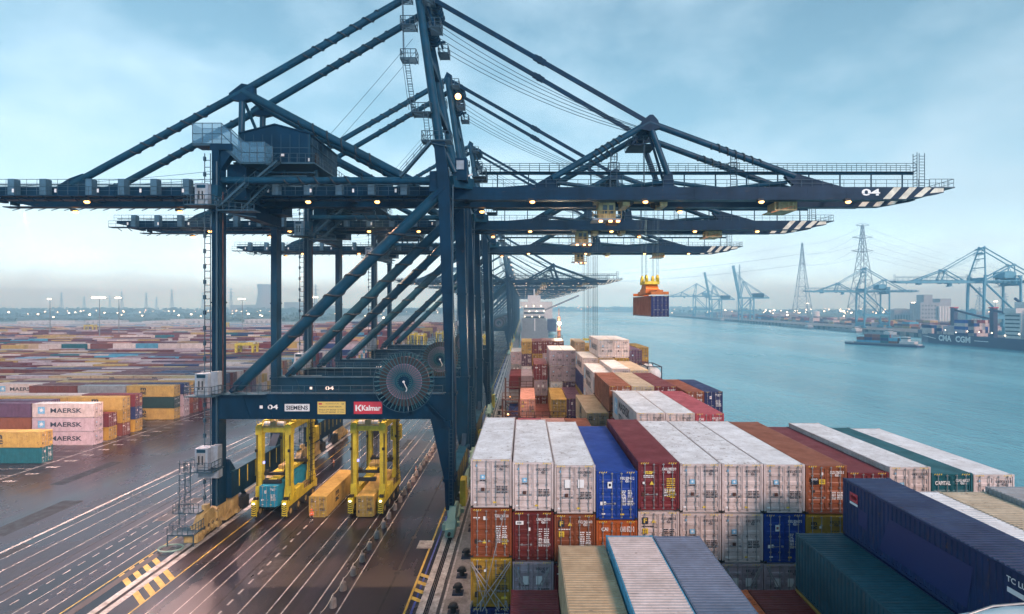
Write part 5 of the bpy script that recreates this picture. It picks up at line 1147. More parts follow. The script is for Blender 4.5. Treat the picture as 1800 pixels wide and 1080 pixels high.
mb = MB('boatwhite'); mb.box(-1.15, -.25, -.45, .4, 1.05, 1.42); mb.box(-1.4, -.9, -.5, .5, 1.34, 1.44); mb.box(-.75, -.35, -.47, -.44, 1.16, 1.36, 'black'); mb.bar((-1.2, -.45, 1.1), (-.9, -.6, 1.0), .1); mb.tube((-.5, 0, 1.42), (-.5, 0, 1.5), .15, 10); mb.obj('hatch', t)
mb = MB('steel'); mb.tube((-3.5, -.25, .93), (-3.5, -.25, 1.0), .05, 8); mb.tube((-3.2, -.3, .98), (-3.2, -.3, 1.06), .05, 8); mb.box(-2.85, -2.55, -.6, -.2, 1.0, 1.12, 'black'); mb.path([(-3.7, .3, .85), (-2.6, .42, 1.12), (-1.4, .45, 1.2)], .03, 6); mb.obj('fitting', t)
mb = MB('hullgrey'); mb.box(11.8, 19, 12.6, 14.2, 18.8, 19.25); mb.box(12.4, 12.7, 13, 13.8, 5.2, 18.8); mb.box(17.6, 17.9, 13, 13.8, 5.2, 18.8); tag(mb.obj('boat_cradle'), 'grey cradle carrying the lifeboat at the bottom right', 'cradle')

# ---------------------------------------------------------------- hoisted container with its spreader
hung = container('red brown', 18.5, 73.0, 30.55, 'navy and red brown container hanging from the spreader over the water', None, group='hoisted container')
for o in hung.children:
    if o.name.split('.')[0] in ('door', 'frame'): o.color = (*PAL['navy'], 1)
t = thing('spreader', 'yellow and orange spreader holding the hanging container', 'spreader', (18.5, 79.1, 30.6))
mb = MB('orange'); mb.box(-.45, .45, -6.05, 6.05, .25, .75); mb.box(-1.2, 1.2, -6.1, -5.7, .1, .5); mb.box(-1.2, 1.2, 5.7, 6.1, .1, .5); mb.box(-1.0, 1.0, -1.9, 1.9, .35, 1.0); mb.polyx([(-1.8, 1.0), (1.8, 1.0), (1.1, 1.7), (-1.1, 1.7)], -.9, .9); mb.obj('beam', t)
mb = MB('yellow'); mb.box(-1.05, 1.05, -1.7, 1.7, 1.7, 2.15)
for x in (-.8, .8):
    for y in (-1.4, 1.4): mb.tube((x - .12, y, 2.6), (x + .12, y, 2.6), .48, 14); mb.box(x - .2, x + .2, y - .3, y + .3, 2.1, 2.7)
mb.obj('head_block', t)
for x in (-.8, .8):
    for y in (-1.4, 1.4):
        for e in (-.4, .4): MB('railing').tube((x, y + e, 2.8), (x * 1.2, y * 1.0 + e, 13.4), .026, 4).obj('rope', t)
for (xx, yy_, z0, z1, lab) in ((13.3, 79 + 29.4, 22.6, 43.4, 'thin hoist ropes hanging from the second crane down to the ship'), (19.2, 79 + 73.1, 12, 43.4, 'thin hoist ropes hanging from the third crane toward the bow')):
    mb = MB('railing')
    for x in (-1.3, -.5, .6, 1.3):
        for y in (-1.2, 1.2): mb.tube((x, y, 0), (x, y, z1 - z0), .028, 4)
    mb.box(-1.4, 1.4, -1.3, 1.3, -.3, 0, 'yellow'); tag(mb.obj('hoist_ropes', None, (xx, yy_, z0)), lab, 'ropes')
# ================================================================ ON THE QUAY
lone = container('yellow', -28.5, 73.7, 2.9, 'yellow container standing alone on the asphalt between the two straddle carriers', 'yellow', 'MSCU 714 2 0\n45G1', group='containers on the quay lanes', side=None)
k = MB('ink'); k.text('m\nsc', (CW / 2 + .006, 4.2, 1.6), (0, 1, 0), (0, 0, 1), 1.5, 'ink', .045, 1.5); k.obj('lettering', lone)
container('bright blue', -34.9, 72.9, 4.6, 'bright blue container carried low by the left straddle carrier', 'blue', 'TRLU 731 1\n45G1', group='containers on the quay lanes')
container('yellow', -21.95, 73.6, 3.0, 'yellow container between the legs of the right straddle carrier', 'yellow', 'MSCU 552 8 1\n45G1', group='containers on the quay lanes')

def carrier_parts():
    P = []; W_ = 4.9
    for sx in (-1, 1):
        mb = MB('yellow'); a, b = sorted((sx * 2.42, sx * 1.72)); mb.box(a, b, -.3, 9.4, 1.55, 2.35); mb.poly([(a, 1.55), (b, 1.55), (b, 2.6), (a, 2.6)], -.9, -.3)
        mb.polyx([(-.9, 1.0), (-.3, 1.0), (.2, 2.35), (-.9, 2.35)], a + .04, b - .04); mb.polyx([(9.4, 2.35), (9.4, 1.2), (9.8, 1.2), (9.9, 2.35)], a + .04, b - .04)
        for i in range(6): xm_ = (a + b) / 2; mb.add([(a + .03, -.92, .5 + i * .3), (xm_, -.92, .38 + i * .3), (b - .03, -.92, .5 + i * .3), (b - .03, -.92, .64 + i * .3), (xm_, -.92, .52 + i * .3), (a + .03, -.92, .64 + i * .3)], [(0, 1, 4, 5), (1, 2, 3, 4)], 'black')
        mb.box(a + .1, b - .1, 1.0, 1.9, 2.35, 2.7, 'black'); mb.tube(((a + b) / 2, 4.8, 2.6), ((a + b) / 2, 5.2, 2.6), .25, 10, 'black'); mb.box(a + .12, b - .02, -.6, -.2, 2.6, 2.95, 'black')
        mb.box(a, b, -.9, -.7, .45, 1.2); mb.box(a - .06, b + .06, 2.0, 4.6, 2.35, 3.3); mb.box(a + .05, b - .05, 5.2, 7.0, 2.35, 3.0, 'bogie'); mb.box(a - .1, b + .1, 8.0, 9.0, 2.35, 3.4)
        r = MB('black'); r.rail([(sx * 2.4, 0, 2.35), (sx * 2.4, 9.3, 2.35)], .9, 1.2, .03)
        P.append(('side_beam', mb, [('railing', r)]))
        for y in (.5, 3.0, 5.6, 8.2):
            w = MB('rubber'); w.tube((sx * 1.86, y, .78), (sx * 2.36, y, .78), .77, 20); h = MB('bogie'); h.tube((sx * 1.84, y, .78), (sx * 2.38, y, .78), .36, 14); P.append(('wheel', w, [('rim', h)]))
        for y in (.9, 8.3):
            mb = MB('yellow'); a, b = sorted((sx * 2.42, sx * 1.62)); mb.box(a, b, y - .45, y + .45, 4.0, 12.4); mb.poly([(min(sx * 2.46, sx * 1.45), 2.3), (max(sx * 2.46, sx * 1.45), 2.3), (b, 4.2), (a, 4.2)], y - .6, y + .6)
            mb.box(a - .05, b + .05, y - .55, y + .55, 11.3, 12.5); mb.box((a + b) / 2 - .16, (a + b) / 2 + .16, y - .47, y - .44, 3.0, 3.7, 'black')
            t = MB('ink')
            for i, ch in enumerate('021007'[:6]): t.text(ch, ((a + b) / 2, y - .458, 7.2 - i * .36), (0, 0, -1), (1, 0, 0), .2, 'bogie', .01)
            hs = MB('black'); xo = (a + b) / 2 + .25 * sx
            for q in (-.12, 0, .12): hs.tube((xo + q, y - .49, 2.6), (xo + q * .6, y - .49, 11.4), .025, 5)
            hs.box(xo - .3, xo + .1, y - .52, y - .46, 8.9, 9.3); mb.box(a - .02, b + .02, y - .47, y + .47, 6.0, 6.08); mb.box(a - .02, b + .02, y - .47, y + .47, 9.6, 9.68)
            P.append(('column', mb, [('hose', hs)] + ([('number', t)] if y < 1 else [])))
        mb = MB('yellow'); a, b = sorted((sx * 2.35, sx * 1.6)); mb.box(a, b, .4, 8.9, 11.9, 12.75); mb.box(a + .1, b - .1, 2.0, 7, 12.75, 13.0); P.append(('top_beam', mb, []))
    mb = MB('yellow')
    for y in (.9, 8.3): mb.box(-1.62, 1.62, y - .35, y + .35, 11.6, 12.3)
    P.append(('cross_beam', mb, []))
    mb = MB('bogie'); mb.box(-1.5, 1.5, .4, 1.5, 12.3, 12.55); mb.tube((-1.4, .9, 12.75), (1.4, .9, 12.75), .36, 12, 'white'); mb.box(-.4, .4, .3, 1.5, 12.4, 13.2, 'bogie'); mb.box(-1.5, 1.5, 5, 8.8, 12.3, 13.1, 'bogie'); mb.box(-.9, .9, 5.6, 8, 13.1, 13.5, 'hullgrey'); mb.rail([(-2.3, .4, 12.75), (2.3, .4, 12.75)], .9, .8, .03, 'yellow'); P.append(('hoist_machinery', mb, []))
    mb = MB('yellow'); mb.box(-.55, .55, .2, 9.6, 4.95, 5.3); mb.box(-1.22, 1.22, .0, .35, 4.7, 5.2, 'black'); mb.box(-1.22, 1.22, 9.3, 9.7, 4.7, 5.2, 'black'); mb.box(-1.75, 1.75, 1.1, 1.45, 5.5, 5.85, 'black'); mb.box(-1.75, 1.75, 7.6, 7.95, 5.5, 5.85, 'black'); mb.box(-.9, .9, 2.2, 6.8, 5.3, 5.7); mb.box(-.7, .7, 3.4, 5.4, 5.7, 6.2, 'bogie')
    for x in (-1.3, 1.3):
        for y in (1.28, 7.78): mb.tube((x - .2, y, 5.95), (x + .2, y, 5.95), .3, 10, 'black')
    ro = MB('black')
    for x in (-1.15, -.85, .85, 1.15):
        for y in (1.28, 7.78): ro.tube((x, y, 6), (x, y, 12.3), .03, 4)
    P.append(('lifting_frame', mb, [('rope', ro)]))
    mb = MB('yellow'); mb.box(1.0, 2.45, 9.0, 10.6, 8.2, 10.4); g = MB('glass'); g.box(.98, 1.0, 9.2, 10.4, 8.7, 10.1); g.box(1.2, 2.3, 10.6, 10.63, 8.7, 10.1); g.box(1.2, 2.3, 8.97, 9.0, 8.8, 10.0); P.append(('driver_cab', mb, [('window', g)]))
    mb = MB('black'); mb.ladder((2.56, 7.2, 2.4), (2.56, 7.2, 12.4), (0, 1, 0), .6, .045, .4); mb.ladder((2.56, 6.5, 2.4), (2.56, 6.5, 12.4), (0, 1, 0), .55, .04, .8)
    for i in range(12): mb.bar((2.56, 6.2, 2.8 + i * .8), (2.9, 7.5, 2.8 + i * .8), .06)
    P.append(('ladder', mb, []))
    mb = MB('lampb'); mb.tube((-1.55, .9, 7.2), (-1.55, .9, 7.5), .16, 10); P.append(('beacon', mb, []))
    mb = MB('lampw')
    for x in (-2.1, 2.1): mb.box(x - .15, x + .15, -.97, -.93, 2.15, 2.32)
    P.append(('headlight', mb, []))
    return P
CP = carrier_parts()
def tree(P, root):
    for name, mb, kids in P:
        o = mb.obj(name, root)
        for kn, km in kids: km.obj(kn, o)
GC = 'yellow straddle carriers'
car = thing('straddle_carrier', 'right yellow straddle carrier beneath the portal, over a yellow container', 'straddle carrier', (-21.95, 74.6, 0), 0, GC); tree(CP, car)
cc = copy_tree(car); cc.location = (-34.75, 73.6, 0); cc['label'] = 'left yellow straddle carrier beneath the portal, carrying a bright blue container'
whole_c = MB('yellow')
for name, mb, kids in CP:
    whole_c.merge(mb)
    for kn, km in kids:
        if kn != 'number': whole_c.merge(km)
cme = whole_c.mesh('straddle_carrier')
for i, (x, y, lab) in enumerate(((-25, 305, 'small far straddle carrier on the quay lane by the ship ahead'), (-70, 330, 'far straddle carrier at the road end of the yard rows, leftmost of three'), (-62, 318, 'far straddle carrier at the road end of the yard rows, middle of three'), (-55, 345, 'far straddle carrier at the road end of the yard rows, rightmost of three'), (-385, 480, 'lone far straddle carrier over the yard rows on the left'), (-120, 240, 'far straddle carrier among the rows behind the crane legs'), (-310, 560, 'distant straddle carrier right of the first crane leg in the yard'))):
    tag(put('straddle_carrier', cme, None, (x, y, 0), R(90) if x < -80 else 0), lab, 'straddle carrier', 'far straddle carriers')

# worker in orange hi-vis clothing, beside the yellow container
def person(loc, rz, label):
    t = thing('person', label, 'person', loc, rz)
    V = [(0, 0, .92), (0, .0, 1.12), (0, .01, 1.36), (0, .0, 1.48), (0, -.01, 1.56), (.10, 0, .86), (.11, -.02, .48), (.11, .03, .09), (.12, -.10, .04), (-.10, 0, .86), (-.13, .04, .48), (-.13, .09, .09), (-.14, -.04, .04), (.17, 0, 1.40), (.22, .02, 1.12), (.19, -.12, .93), (.18, -.17, .84), (-.17, 0, 1.40), (-.23, .02, 1.12), (-.19, -.10, .92), (-.18, -.15, .83)]
    E = [(0, 1), (1, 2), (2, 3), (3, 4), (0, 5), (5, 6), (6, 7), (7, 8), (0, 9), (9, 10), (10, 11), (11, 12), (2, 13), (13, 14), (14, 15), (15, 16), (2, 17), (17, 18), (18, 19), (19, 20)]
    rad = [.135, .14, .155, .065, .055, .095, .07, .05, .05, .095, .07, .05, .05, .07, .052, .042, .045, .07, .052, .042, .045]
    me = bpy.data.meshes.new('b'); me.from_pydata(V, E, []); ob = bpy.data.objects.new('b', me); COL.objects.link(ob)
    sk = ob.modifiers.new('s', 'SKIN'); ob.modifiers.new('u', 'SUBSURF').levels = 2
    for i, r in enumerate(rad): me.skin_vertices[0].data[i].radius = (r, r * (.78 if i < 3 else 1))
    me.skin_vertices[0].data[0].use_root = True
    bm_ = bpy.data.meshes.new_from_object(ob.evaluated_get(bpy.context.evaluated_depsgraph_get())); bpy.data.objects.remove(ob)
    for x in ('navy', 'hivis', 'skin', 'inkw'): bm_.materials.append(M[x])
    for p in bm_.polygons:
        c = p.center; p.use_smooth = True
        p.material_index = 1 if c.z > .98 and not (abs(c.x) > .14 and c.z < .90) else (2 if c.z > .74 and abs(c.x) > .15 else 0)
        if 1.10 < c.z < 1.16 or .34 < c.z < .39 or 1.24 < c.z < 1.28: p.material_index = 3
        if c.z > 1.47: p.material_index = 2
    put('body', bm_, t)
    mb = MB('skin'); mb.sphere((0, -.015, 1.64), .098, None, 14, 10, 1.2); mb.sphere((0, -.115, 1.63), .018); mb.box(-.03, .03, -.112, -.10, 1.583, 1.592, 'red')
    for x in (-.036, .036): mb.sphere((x, -.098, 1.655), .012, 'black', 8, 6)
    for x in (-.098, .098): mb.sphere((x, -.01, 1.63), .022, None, 8, 6, 1.5)
    mb.obj('head', t); mb = MB('hivis'); mb.sphere((0, -.01, 1.675), .118, None, 14, 10, 1.05, True); mb.box(-.09, .09, -.17, -.09, 1.672, 1.69); mb.obj('helmet', t)
    for s in (1, -1):
        mb = MB('skin')
        for j in range(4): y = -.17 if s > 0 else -.15; z = .84 if s > 0 else .83; x = s * .18 + (j - 1.5) * .019; mb.tube((x, y, z - .02), (x, y - .02, z - .075 - .012 * (j in (1, 2))), .009, 6); mb.tube((x, y - .02, z - .075), (x, y - .005, z - .105), .008, 6)
        mb.tube((s * .14, y, z), (s * .125, y - .035, z - .05), .010, 6); mb.obj('hand', t)
    mb = MB('black')
    for x, y in ((.12, -.06), (-.14, 0)): mb.box(x - .055, x + .055, y - .14, y + .13, 0, .09)
    mb.obj('boots', t)
person((-28.65, 72.0, 0), R(20), 'person in orange hi-vis suit and helmet standing by the lone yellow container')

# rope line of grey weights along the lane, traffic cones, mooring bollards
def weight_me():
    mb = MB('concrete'); mb.tube((0, 0, 0), (0, 0, .75), .34, 14, r2=.30); mb.sphere((0, 0, .75), .30, None, 14, 8, .55, True); mb.tube((0, 0, .9), (0, 0, 1.3), .04, 6, 'steel'); return mb
wm = weight_me().mesh('barrier_weight')
for i in range(23):
    tag(put('barrier_weight', wm, None, (-18.55 + .05 * math.sin(i * 2.1), 48.6 + i * 3.1, 0), i * .7), 'grey rope line weight on the lane edge, %s from the bottom of the picture' % (ORD[i + 1] if i + 1 < len(ORD) else {20: 'twentieth', 21: 'twenty first', 22: 'twenty second', 23: 'twenty third'}[i + 1]), 'barrier weight', 'weights of the rope barrier')
mb = MB('cream')
for i in range(22): a, b = Vector((-18.55, 48.6 + i * 3.1, 1.2)), Vector((-18.55, 51.7 + i * 3.1, 1.2)); mb.path([a + (b - a) * j / 6 - Vector((0, 0, .9 * (j / 6) * (1 - j / 6))) for j in range(7)], .035, 4)
tag(mb.obj('barrier_rope'), 'pale rope strung between the grey weights along the lane', 'rope')
cm_ = MB('orange'); cm_.tube((0, 0, .04), (0, 0, .75), .2, 12, r2=.04); cm_.tube((0, 0, .32), (0, 0, .48), .146, 12, 'inkw', r2=.112); cm_.box(-.25, .25, -.25, .25, 0, .05, 'black'); cme_ = cm_.mesh('traffic_cone')
for x, y, lab in ((-35.5, 99.5, 'orange traffic cone right of the landside sill beam'), (-19.3, 95, 'orange traffic cone behind the right straddle carrier'), (-20.6, 87, 'orange traffic cone beside the wheels of the right straddle carrier')):
    tag(put('traffic_cone', cme_, None, (x, y, 0)), lab, 'traffic cone', 'traffic cones')
bo = MB('black'); bo.box(-.55, .55, -.5, .5, .0, .10, 'navy'); bo.tube((0, .1, .1), (0, .1, .75), .30, 14, r2=.26); bo.sphere((0, .1, .75), .42, None, 14, 8, .55); bo.tube((-.5, -.05, .62), (.5, -.05, .62), .14, 10); bom = bo.mesh('mooring_bollard')
for i in range(16):
    y = 50.4 + i * (4.6 if i < 3 else 4.6) + (0 if i < 2 else 1.0); y = (50.6, 54.2, 57.6)[i] if i < 3 else 62 + (i - 3) * 7.5
    tag(put('mooring_bollard', bom, None, (-6.75, y, .012)), 'black mooring bollard on the quay edge, %s from the bottom of the picture' % ORD[i + 1], 'bollard', 'mooring bollards')

# ================================================================ CONTAINER YARD
YX = -90.2; YG = 'containers stacked in the yard'
def ycont(col, row_y, right_x, tier, label, mk=None, side=None, L=12.19, H=2.896, ident='MSCU 701 3 1\n45G1'):
    return container(col, right_x, row_y + CW / 2, 2.92 * tier + (H - 2.896), label, mk, ident, L, H, R(90), side, YG)
TN = {1: 'bottom', 2: 'second', 3: 'third'}
ycont('teal', 99, -89.5, 1, 'teal container under a yellow one in the nearest yard stack', 'blue'); ycont('yellow', 99, -89.5, 2, 'yellow container on the teal one in the nearest yard stack', 'yellow', 'msc_end')
ycont('light blue', 99, -102, 1, 'light blue container at the left edge, bottom of the nearest yard row', 'blue') if False else None
for tr, w_ in ((1, 'bottom'), (2, 'middle'), (3, 'top')): ycont('white' if tr == 3 else 'lilac white', 112, YX, tr, '%s of three white containers with star and wording on the side in the yard' % w_, 'star', 'maersk', L=12.9)
ycont('rust brown', 112, -103.4, 2, 'rust brown container left of the three white ones', 'rust'); ycont('purple', 112, -103.4, 3, 'grey brown container with yellow plate left of the top white one', 'rust', 'cow'); ycont('red brown', 112, -103.4, 1, 'red brown container at the bottom left of the three white ones', 'rust')
ycont('mustard', 115.9, YX, 1, 'short mustard container behind the white stack, bottom', 'yellow', L=6.06); ycont('maroon', 115.9, YX, 2, 'short maroon container behind the white stack, top', 'red', L=6.06)
ycont('red brown', 119.9, YX, 1, 'red brown container under two yellow ones in the yard', 'red'); ycont('mustard', 119.9, YX, 2, 'yellow container between a red one and a yellow one in the yard', 'yellow'); ycont('yellow', 119.9, YX, 3, 'top yellow container over a yellow and a red one in the yard', 'yellow', 'msc')
ycont('mustard', 123.8, YX, 1, 'mustard container under a navy one in the yard', 'yellow'); ycont('navy', 123.8, YX, 2, 'navy container between maroon and mustard ones in the yard', 'blue'); ycont('maroon', 123.8, YX, 3, 'maroon container on top of a navy one in the yard', 'maroon')
ycont('yellow', 137.6, YX, 1, 'yellow container under the dark green one in the yard', 'yellow', 'msc_end'); ycont('dark green', 137.6, YX, 2, 'dark green container between two yellow ones in the yard', 'capital', 'capital'); ycont('yellow', 137.6, YX, 3, 'yellow container over the dark green one in the yard', 'yellow', 'msc_end')
ycont('lilac white', 141.5, YX, 1, 'lilac white container, bottom of the row behind the dark green one', 'starplain'); ycont('lilac white', 141.5, YX, 2, 'lilac white container, middle of the row behind the dark green one', 'starplain'); ycont('navy', 141.5, YX, 3, 'navy container, top of the row behind the dark green one', 'blue')
ycont('red brown', 145.5, YX, 1, 'red brown container, bottom of the row behind the navy topped stack', 'rust'); ycont('rust brown', 145.5, YX, 2, 'rust brown container, middle of the row behind the navy topped stack', 'rust'); ycont('yellow', 145.5, YX, 3, 'yellow container, top of the row behind the navy topped stack', 'yellow')
# the rest of the yard: rows running back, individuals near, one mass far
ry = random.Random(21)
rows = [(y, 0) for y in (112, 115.9, 119.9, 123.8)] + [(137.6 + i * 3.95, 1) for i in range(32)] + [(284 + i * 4, 2) for i in range(30)] + [(425 + i * 4.1, 3) for i in range(34)] + [(590 + i * 4.4, 4) for i in range(36)]
done = {}
for o in list(COL.objects):
    if o.get('group') == YG: done.setdefault(round(o.location.y - CW / 2, 1), []).append(o.location.x)
wts = [('yellow', 14), ('maroon', 26), ('white', 16), ('lilac white', 8), ('rust brown', 7), ('navy', 6), ('dark red', 14), ('purple', 7), ('grey', 4), ('light blue', 4), ('teal', 2), ('orange', 2), ('sand', 5), ('red brown', 6)]
bag = [c for c, w in wts for _ in range(w)]
cand, far = [], []
hmap = {}
for ri, (y, blk) in enumerate(rows):
    xl = -(990 / FPX) * y - 18; x = YX; ci = 0; h = 3 if blk < 2 else ry.choice((1, 2, 3))
    run = ry.choice(bag)
    while x > xl:
        # higher and lower areas come in clumps
        if ry.random() < .34: h = max(1, min(3, h + ry.choice((-1, 1)))) if blk != 1 else ry.choice((1, 2, 3, 3, 3))
        if ry.random() < .5: run = ry.choice(bag)
        if blk > 1 and ry.random() < .22: run = ry.choice(('white', 'white', 'lilac white', 'salmon', 'yellow'))
        if blk == 4 and x < -260: run = ry.choice(('white', 'white', 'grey', 'lilac white', 'light blue')); h = ry.choice((1, 2))
        hh = h if blk > 0 else (3 if ci > 0 else 0)
        if ry.random() < .04 and blk > 1: hh = 0
        # stacks already built by hand
        skip = ci == 0 and round(y, 1) in done or (y == 112 and ci == 1)
        hmap[ri, ci] = 3 if skip else hh
        if not skip:
            for tr in range(1, hh + 1):
                c = run if ry.random() < .45 else ry.choice(bag)
                if blk == 4 and x < -260: c = run
                vis = tr == hh or tr > hmap.get((ri - 1, ci), 0) or ci == 0
                cand.append((y, x, tr, c, ri, ci, vis, hh))
        x -= 12.19 + .35; ci += 1
cand.sort(key=lambda r: (r[0] ** 2 + r[1] ** 2) - (30000 if r[6] else -1e9))
NIND = 300 - COUNT[0] - 2
simple = {}
def simple_me(L=12.19, H=2.896):
    if 's' not in simple:
        mb = MB('paint'); x = CW / 2; c = corr(L - .3, .56, .04); n = len(c)
        for sg in (-1, 1):
            vs = [(sg * (x - .05 + d), .15 + a, z) for z in (.16, H - .12) for a, d in c]; mb.add(vs, [((i, i + 1, n + i + 1, n + i) if sg > 0 else (i + 1, i, n + i, n + i + 1)) for i in range(n - 1)])
            a, b = sorted((sg * x, sg * (x - .1))); mb.box(a, b, 0, .15, 0, H); mb.box(a, b, L - .15, L, 0, H); mb.box(a, b, .15, L - .15, 0, .16); mb.box(a, b, .15, L - .15, H - .12, H - .02)
        mb.box(-x + .1, x - .1, .04, L - .04, .1, H - .03)
        for q in (-.8, -.3, .3, .8): mb.tube((q, .02, .1), (q, .02, H - .1), .03, 4, 'steel', cap=False)
        mb.box(-.03, .03, .02, .05, .1, H - .1, 'dark'); simple['s'] = mb.mesh('shipping_container')
    return simple['s']
ROWN = {}
for ri, (y, blk) in enumerate(rows): ROWN[ri] = ri + 2
def onum(n):
    tens = {2: 'twenty', 3: 'thirty', 4: 'forty'}
    if n <= 20: return ORD[n]
    return (tens[n // 10] + ' ' + ORD[n % 10]) if n % 10 else {30: 'thirtieth', 40: 'fortieth'}[n]
far_items = []; nind = 0
cn = {}
for y, x, tr, c, ri, ci, vis, hh in cand:
    if vis and nind < NIND and y < 420:
        nind += 1; rgb = PAL[c]; f = ry.uniform(.9, 1.1)
        o = put('shipping_container', simple_me(), None, (x, y + CW / 2, 2.92 * (tr - 1)), R(90)); o.color = (*[min(1, v * f) for v in rgb], 1)
        tag(o, '%s container, %s tier, %s yard row back, %s stack from the road' % (c, TN[tr], onum(ROWN[ri]), ORD[ci + 1]), 'shipping container', YG)
        if vis and tr == hh and y < 175 and c in ('yellow', 'sand', 'white', 'lilac white'): put('lettering', side_marks('msc' if c in ('yellow', 'sand') else 'maersk', 12.19, 2.896), o)
    else:
        f = ry.uniform(.85, 1.12); far_items.append((x - 12.19, x, y, y + CW, 2.92 * (tr - 1) + .02, 2.92 * tr - .03, tuple(v * f for v in PAL[c])))
boxes_stuff('yard_containers', far_items, 'far container rows of the yard merging into bands of colour', 'containers')
# stacks on the opposite quay
items = []
for blk in range(5):
    for i in range(60):
        y = 560 + i * 18; x = qx(y) + 70 + blk * 26
        for tr in range(ry.choice((1, 2, 3))): items.append((x, x + 12.2, y, y + 14, tr * 2.9, tr * 2.9 + 2.85, PAL[ry.choice(bag)]))
boxes_stuff('far_quay_containers', items, 'container stacks standing on the quay across the river', 'containers')
# white sheds and parked trailers at the far left of the yard
for n_, (px, Y, w, h) in enumerate(((30, 830, 90, 7), (150, 900, 60, 6), (250, 860, 70, 6), (60, 760, 60, 5), (170, 780, 80, 5), (300, 930, 60, 7), (430, 980, 60, 6))):
    mb = MB('farwhite'); mb.box(0, w, 0, 18, 0, h); mb.poly([(-.5, h), (w + .5, h), (w + .5, h + .4), (w / 2, h + 1.2), (-.5, h + .4)], -.4, 18.4)
    for i in range(int(w / 9)): mb.box(2 + i * 9, 6 + i * 9, -.08, 0, .2, h * .7, 'building')
    tag(mb.obj('warehouse', None, (ppx(px, Y), Y, 0)), 'low white shed beyond the yard rows on the left, %s from the left edge' % ORD[{0: 1, 3: 2, 1: 3, 4: 4, 2: 5, 5: 6, 6: 7}[n_]], 'shed', 'white sheds beyond the yard')

# ================================================================ SHIPS ON THE RIVER
def hull_along_y(mb, x0, x1, y_stern, y_bow, z0, z1, m, flare=8):
    xm = (x0 + x1) / 2; d = 1 if y_bow > y_stern else -1
    mb.polyz([(x0, y_stern), (x1, y_stern), (x1, y_bow - d * flare * 2.4), (x1 * .7 + xm * .3, y_bow - d * flare), (xm, y_bow), (x0 * .7 + xm * .3, y_bow - d * flare), (x0, y_bow - d * flare * 2.4)][::(1 if d > 0 else -1)], z0, z1, m)
# navy container ship moored across the river, bow away from us
t = thing('container_ship', 'navy container ship with white lettering moored across the river', 'ship', (400, 460, -5)); O = Vector((400, 460, -5))
mb = MB('hullnavy'); hull_along_y(mb, 386, 416, 340, 536, -9, 3.0, 'hullnavy', 10); hull_along_y(mb, 388, 414, 512, 542, 3.0, 6.6, 'hullnavy', 9); mb.box(386, 386.3, 345, 512, 3.0, 3.9); mb.shift(-O).obj('hull', t)
k = MB('inkw'); 
for s_, y, w in (('CMA', 491, 15), ('CGM', 471, 16)): k.text(s_, (385.96, y, .4), (0, -1, 0), (0, 0, 1), 5.6, 'inkw', .04, w)
k.quad((385.95, 519, 1.4), (385.95, 502, -.9), (385.95, 502, -.2), (385.95, 512, 1.3)); k.quad((385.95, 459, .3), (385.95, 445, .3), (385.95, 445, -.3), (385.95, 459, -.3)); k.shift(-O).obj('lettering', t)
mb = MB('hullnavy')
for y in (497, 455): mb.box(399, 402.6, y, y + 4, 3, 28); mb.bar((400, y, 26), (400, y - 36, 19), 1.3, 1.6); mb.box(398.6, 403, y - .5, y + 4.5, 28, 29, 'red')
mb.shift(-O).obj('deck_crane', t)
mb = MB('farwhite'); mb.box(388, 414, 418, 432, 3, 24); mb.box(385, 417, 419, 430, 24, 28); mb.box(394, 408, 420, 430, 28, 33); mb.tube((400, 424, 33), (400, 424, 43), .4, 8); mb.bar((396, 410, 20), (396, 432, 36), 1.2, 1.6, 'hullnavy'); mb.box(396, 406, 406, 414, 3, 30, 'hullnavy'); w = MB('glass')
for i in range(6): w.box(387.9, 388, 419, 431.5, 6 + i * 3.1, 7 + i * 3.1)
mb.shift(-O).obj('superstructure', t); w.shift(-O).obj('window_row', t)
lt = MB('lampw')
for i in range(0, 26, 2): lt.sphere((387.6, 346 + i * 6.1, 6.0 + ry.uniform(0, 12 if 418 < 346 + i * 6.1 < 432 else 2)), .42, None, 6, 4)
lt.shift(-O).obj('deck_lamp', t)
items = []
for y in range(340, 512, 13):
    if 392 < y < 434 or y in (496, 457, 454, 444): continue
    tt = ry.choice((4, 4, 5)) if y < 480 else 3
    for tr in range(tt):
        for cx_ in range(11): items.append((387.5 + cx_ * 2.5, 389.9 + cx_ * 2.5, y, y + 12.2, 3.1 + tr * 2.9, 5.9 + tr * 2.9, PAL[ry.choice(('white', 'white', 'white', 'navy', 'navy', 'grey', 'lilac white', 'maroon', 'blue'))]))
boxes_stuff('deck_containers', items, 'white and navy containers stacked on the moored navy ship', 'containers')
# inland container barge in midstream
t = thing('river_barge', 'container barge with white stern house under way in midstream', 'barge', (318, 480, -5), R(0)); bp = [(288, 523), (352, 440)]
ang = math.atan2(440 - 523, 352 - 288); t.location = (316, 472, -5); t.rotation_euler = (0, 0, ang)
L_ = 60
mb = MB('hullnavy'); mb.polyz([(-L_ / 2, -2), (-L_ / 2 + 9, -5.7), (L_ / 2 - 3, -5.7), (L_ / 2, -3.5), (L_ / 2, 3.5), (L_ / 2 - 3, 5.7), (-L_ / 2 + 9, 5.7), (-L_ / 2, 2)], -.8, 1.6); mb.box(-L_ / 2 + 8, L_ / 2 - 4, -5.2, 5.2, 1.6, 2.6, 'hullgrey'); mb.polyz([(-L_ / 2, -2), (-L_ / 2 + 9, -5.7), (-L_ / 2 + 9, 5.7), (-L_ / 2, 2)], 1.6, 2.6, 'farwhite'); mb.obj('hull', t)
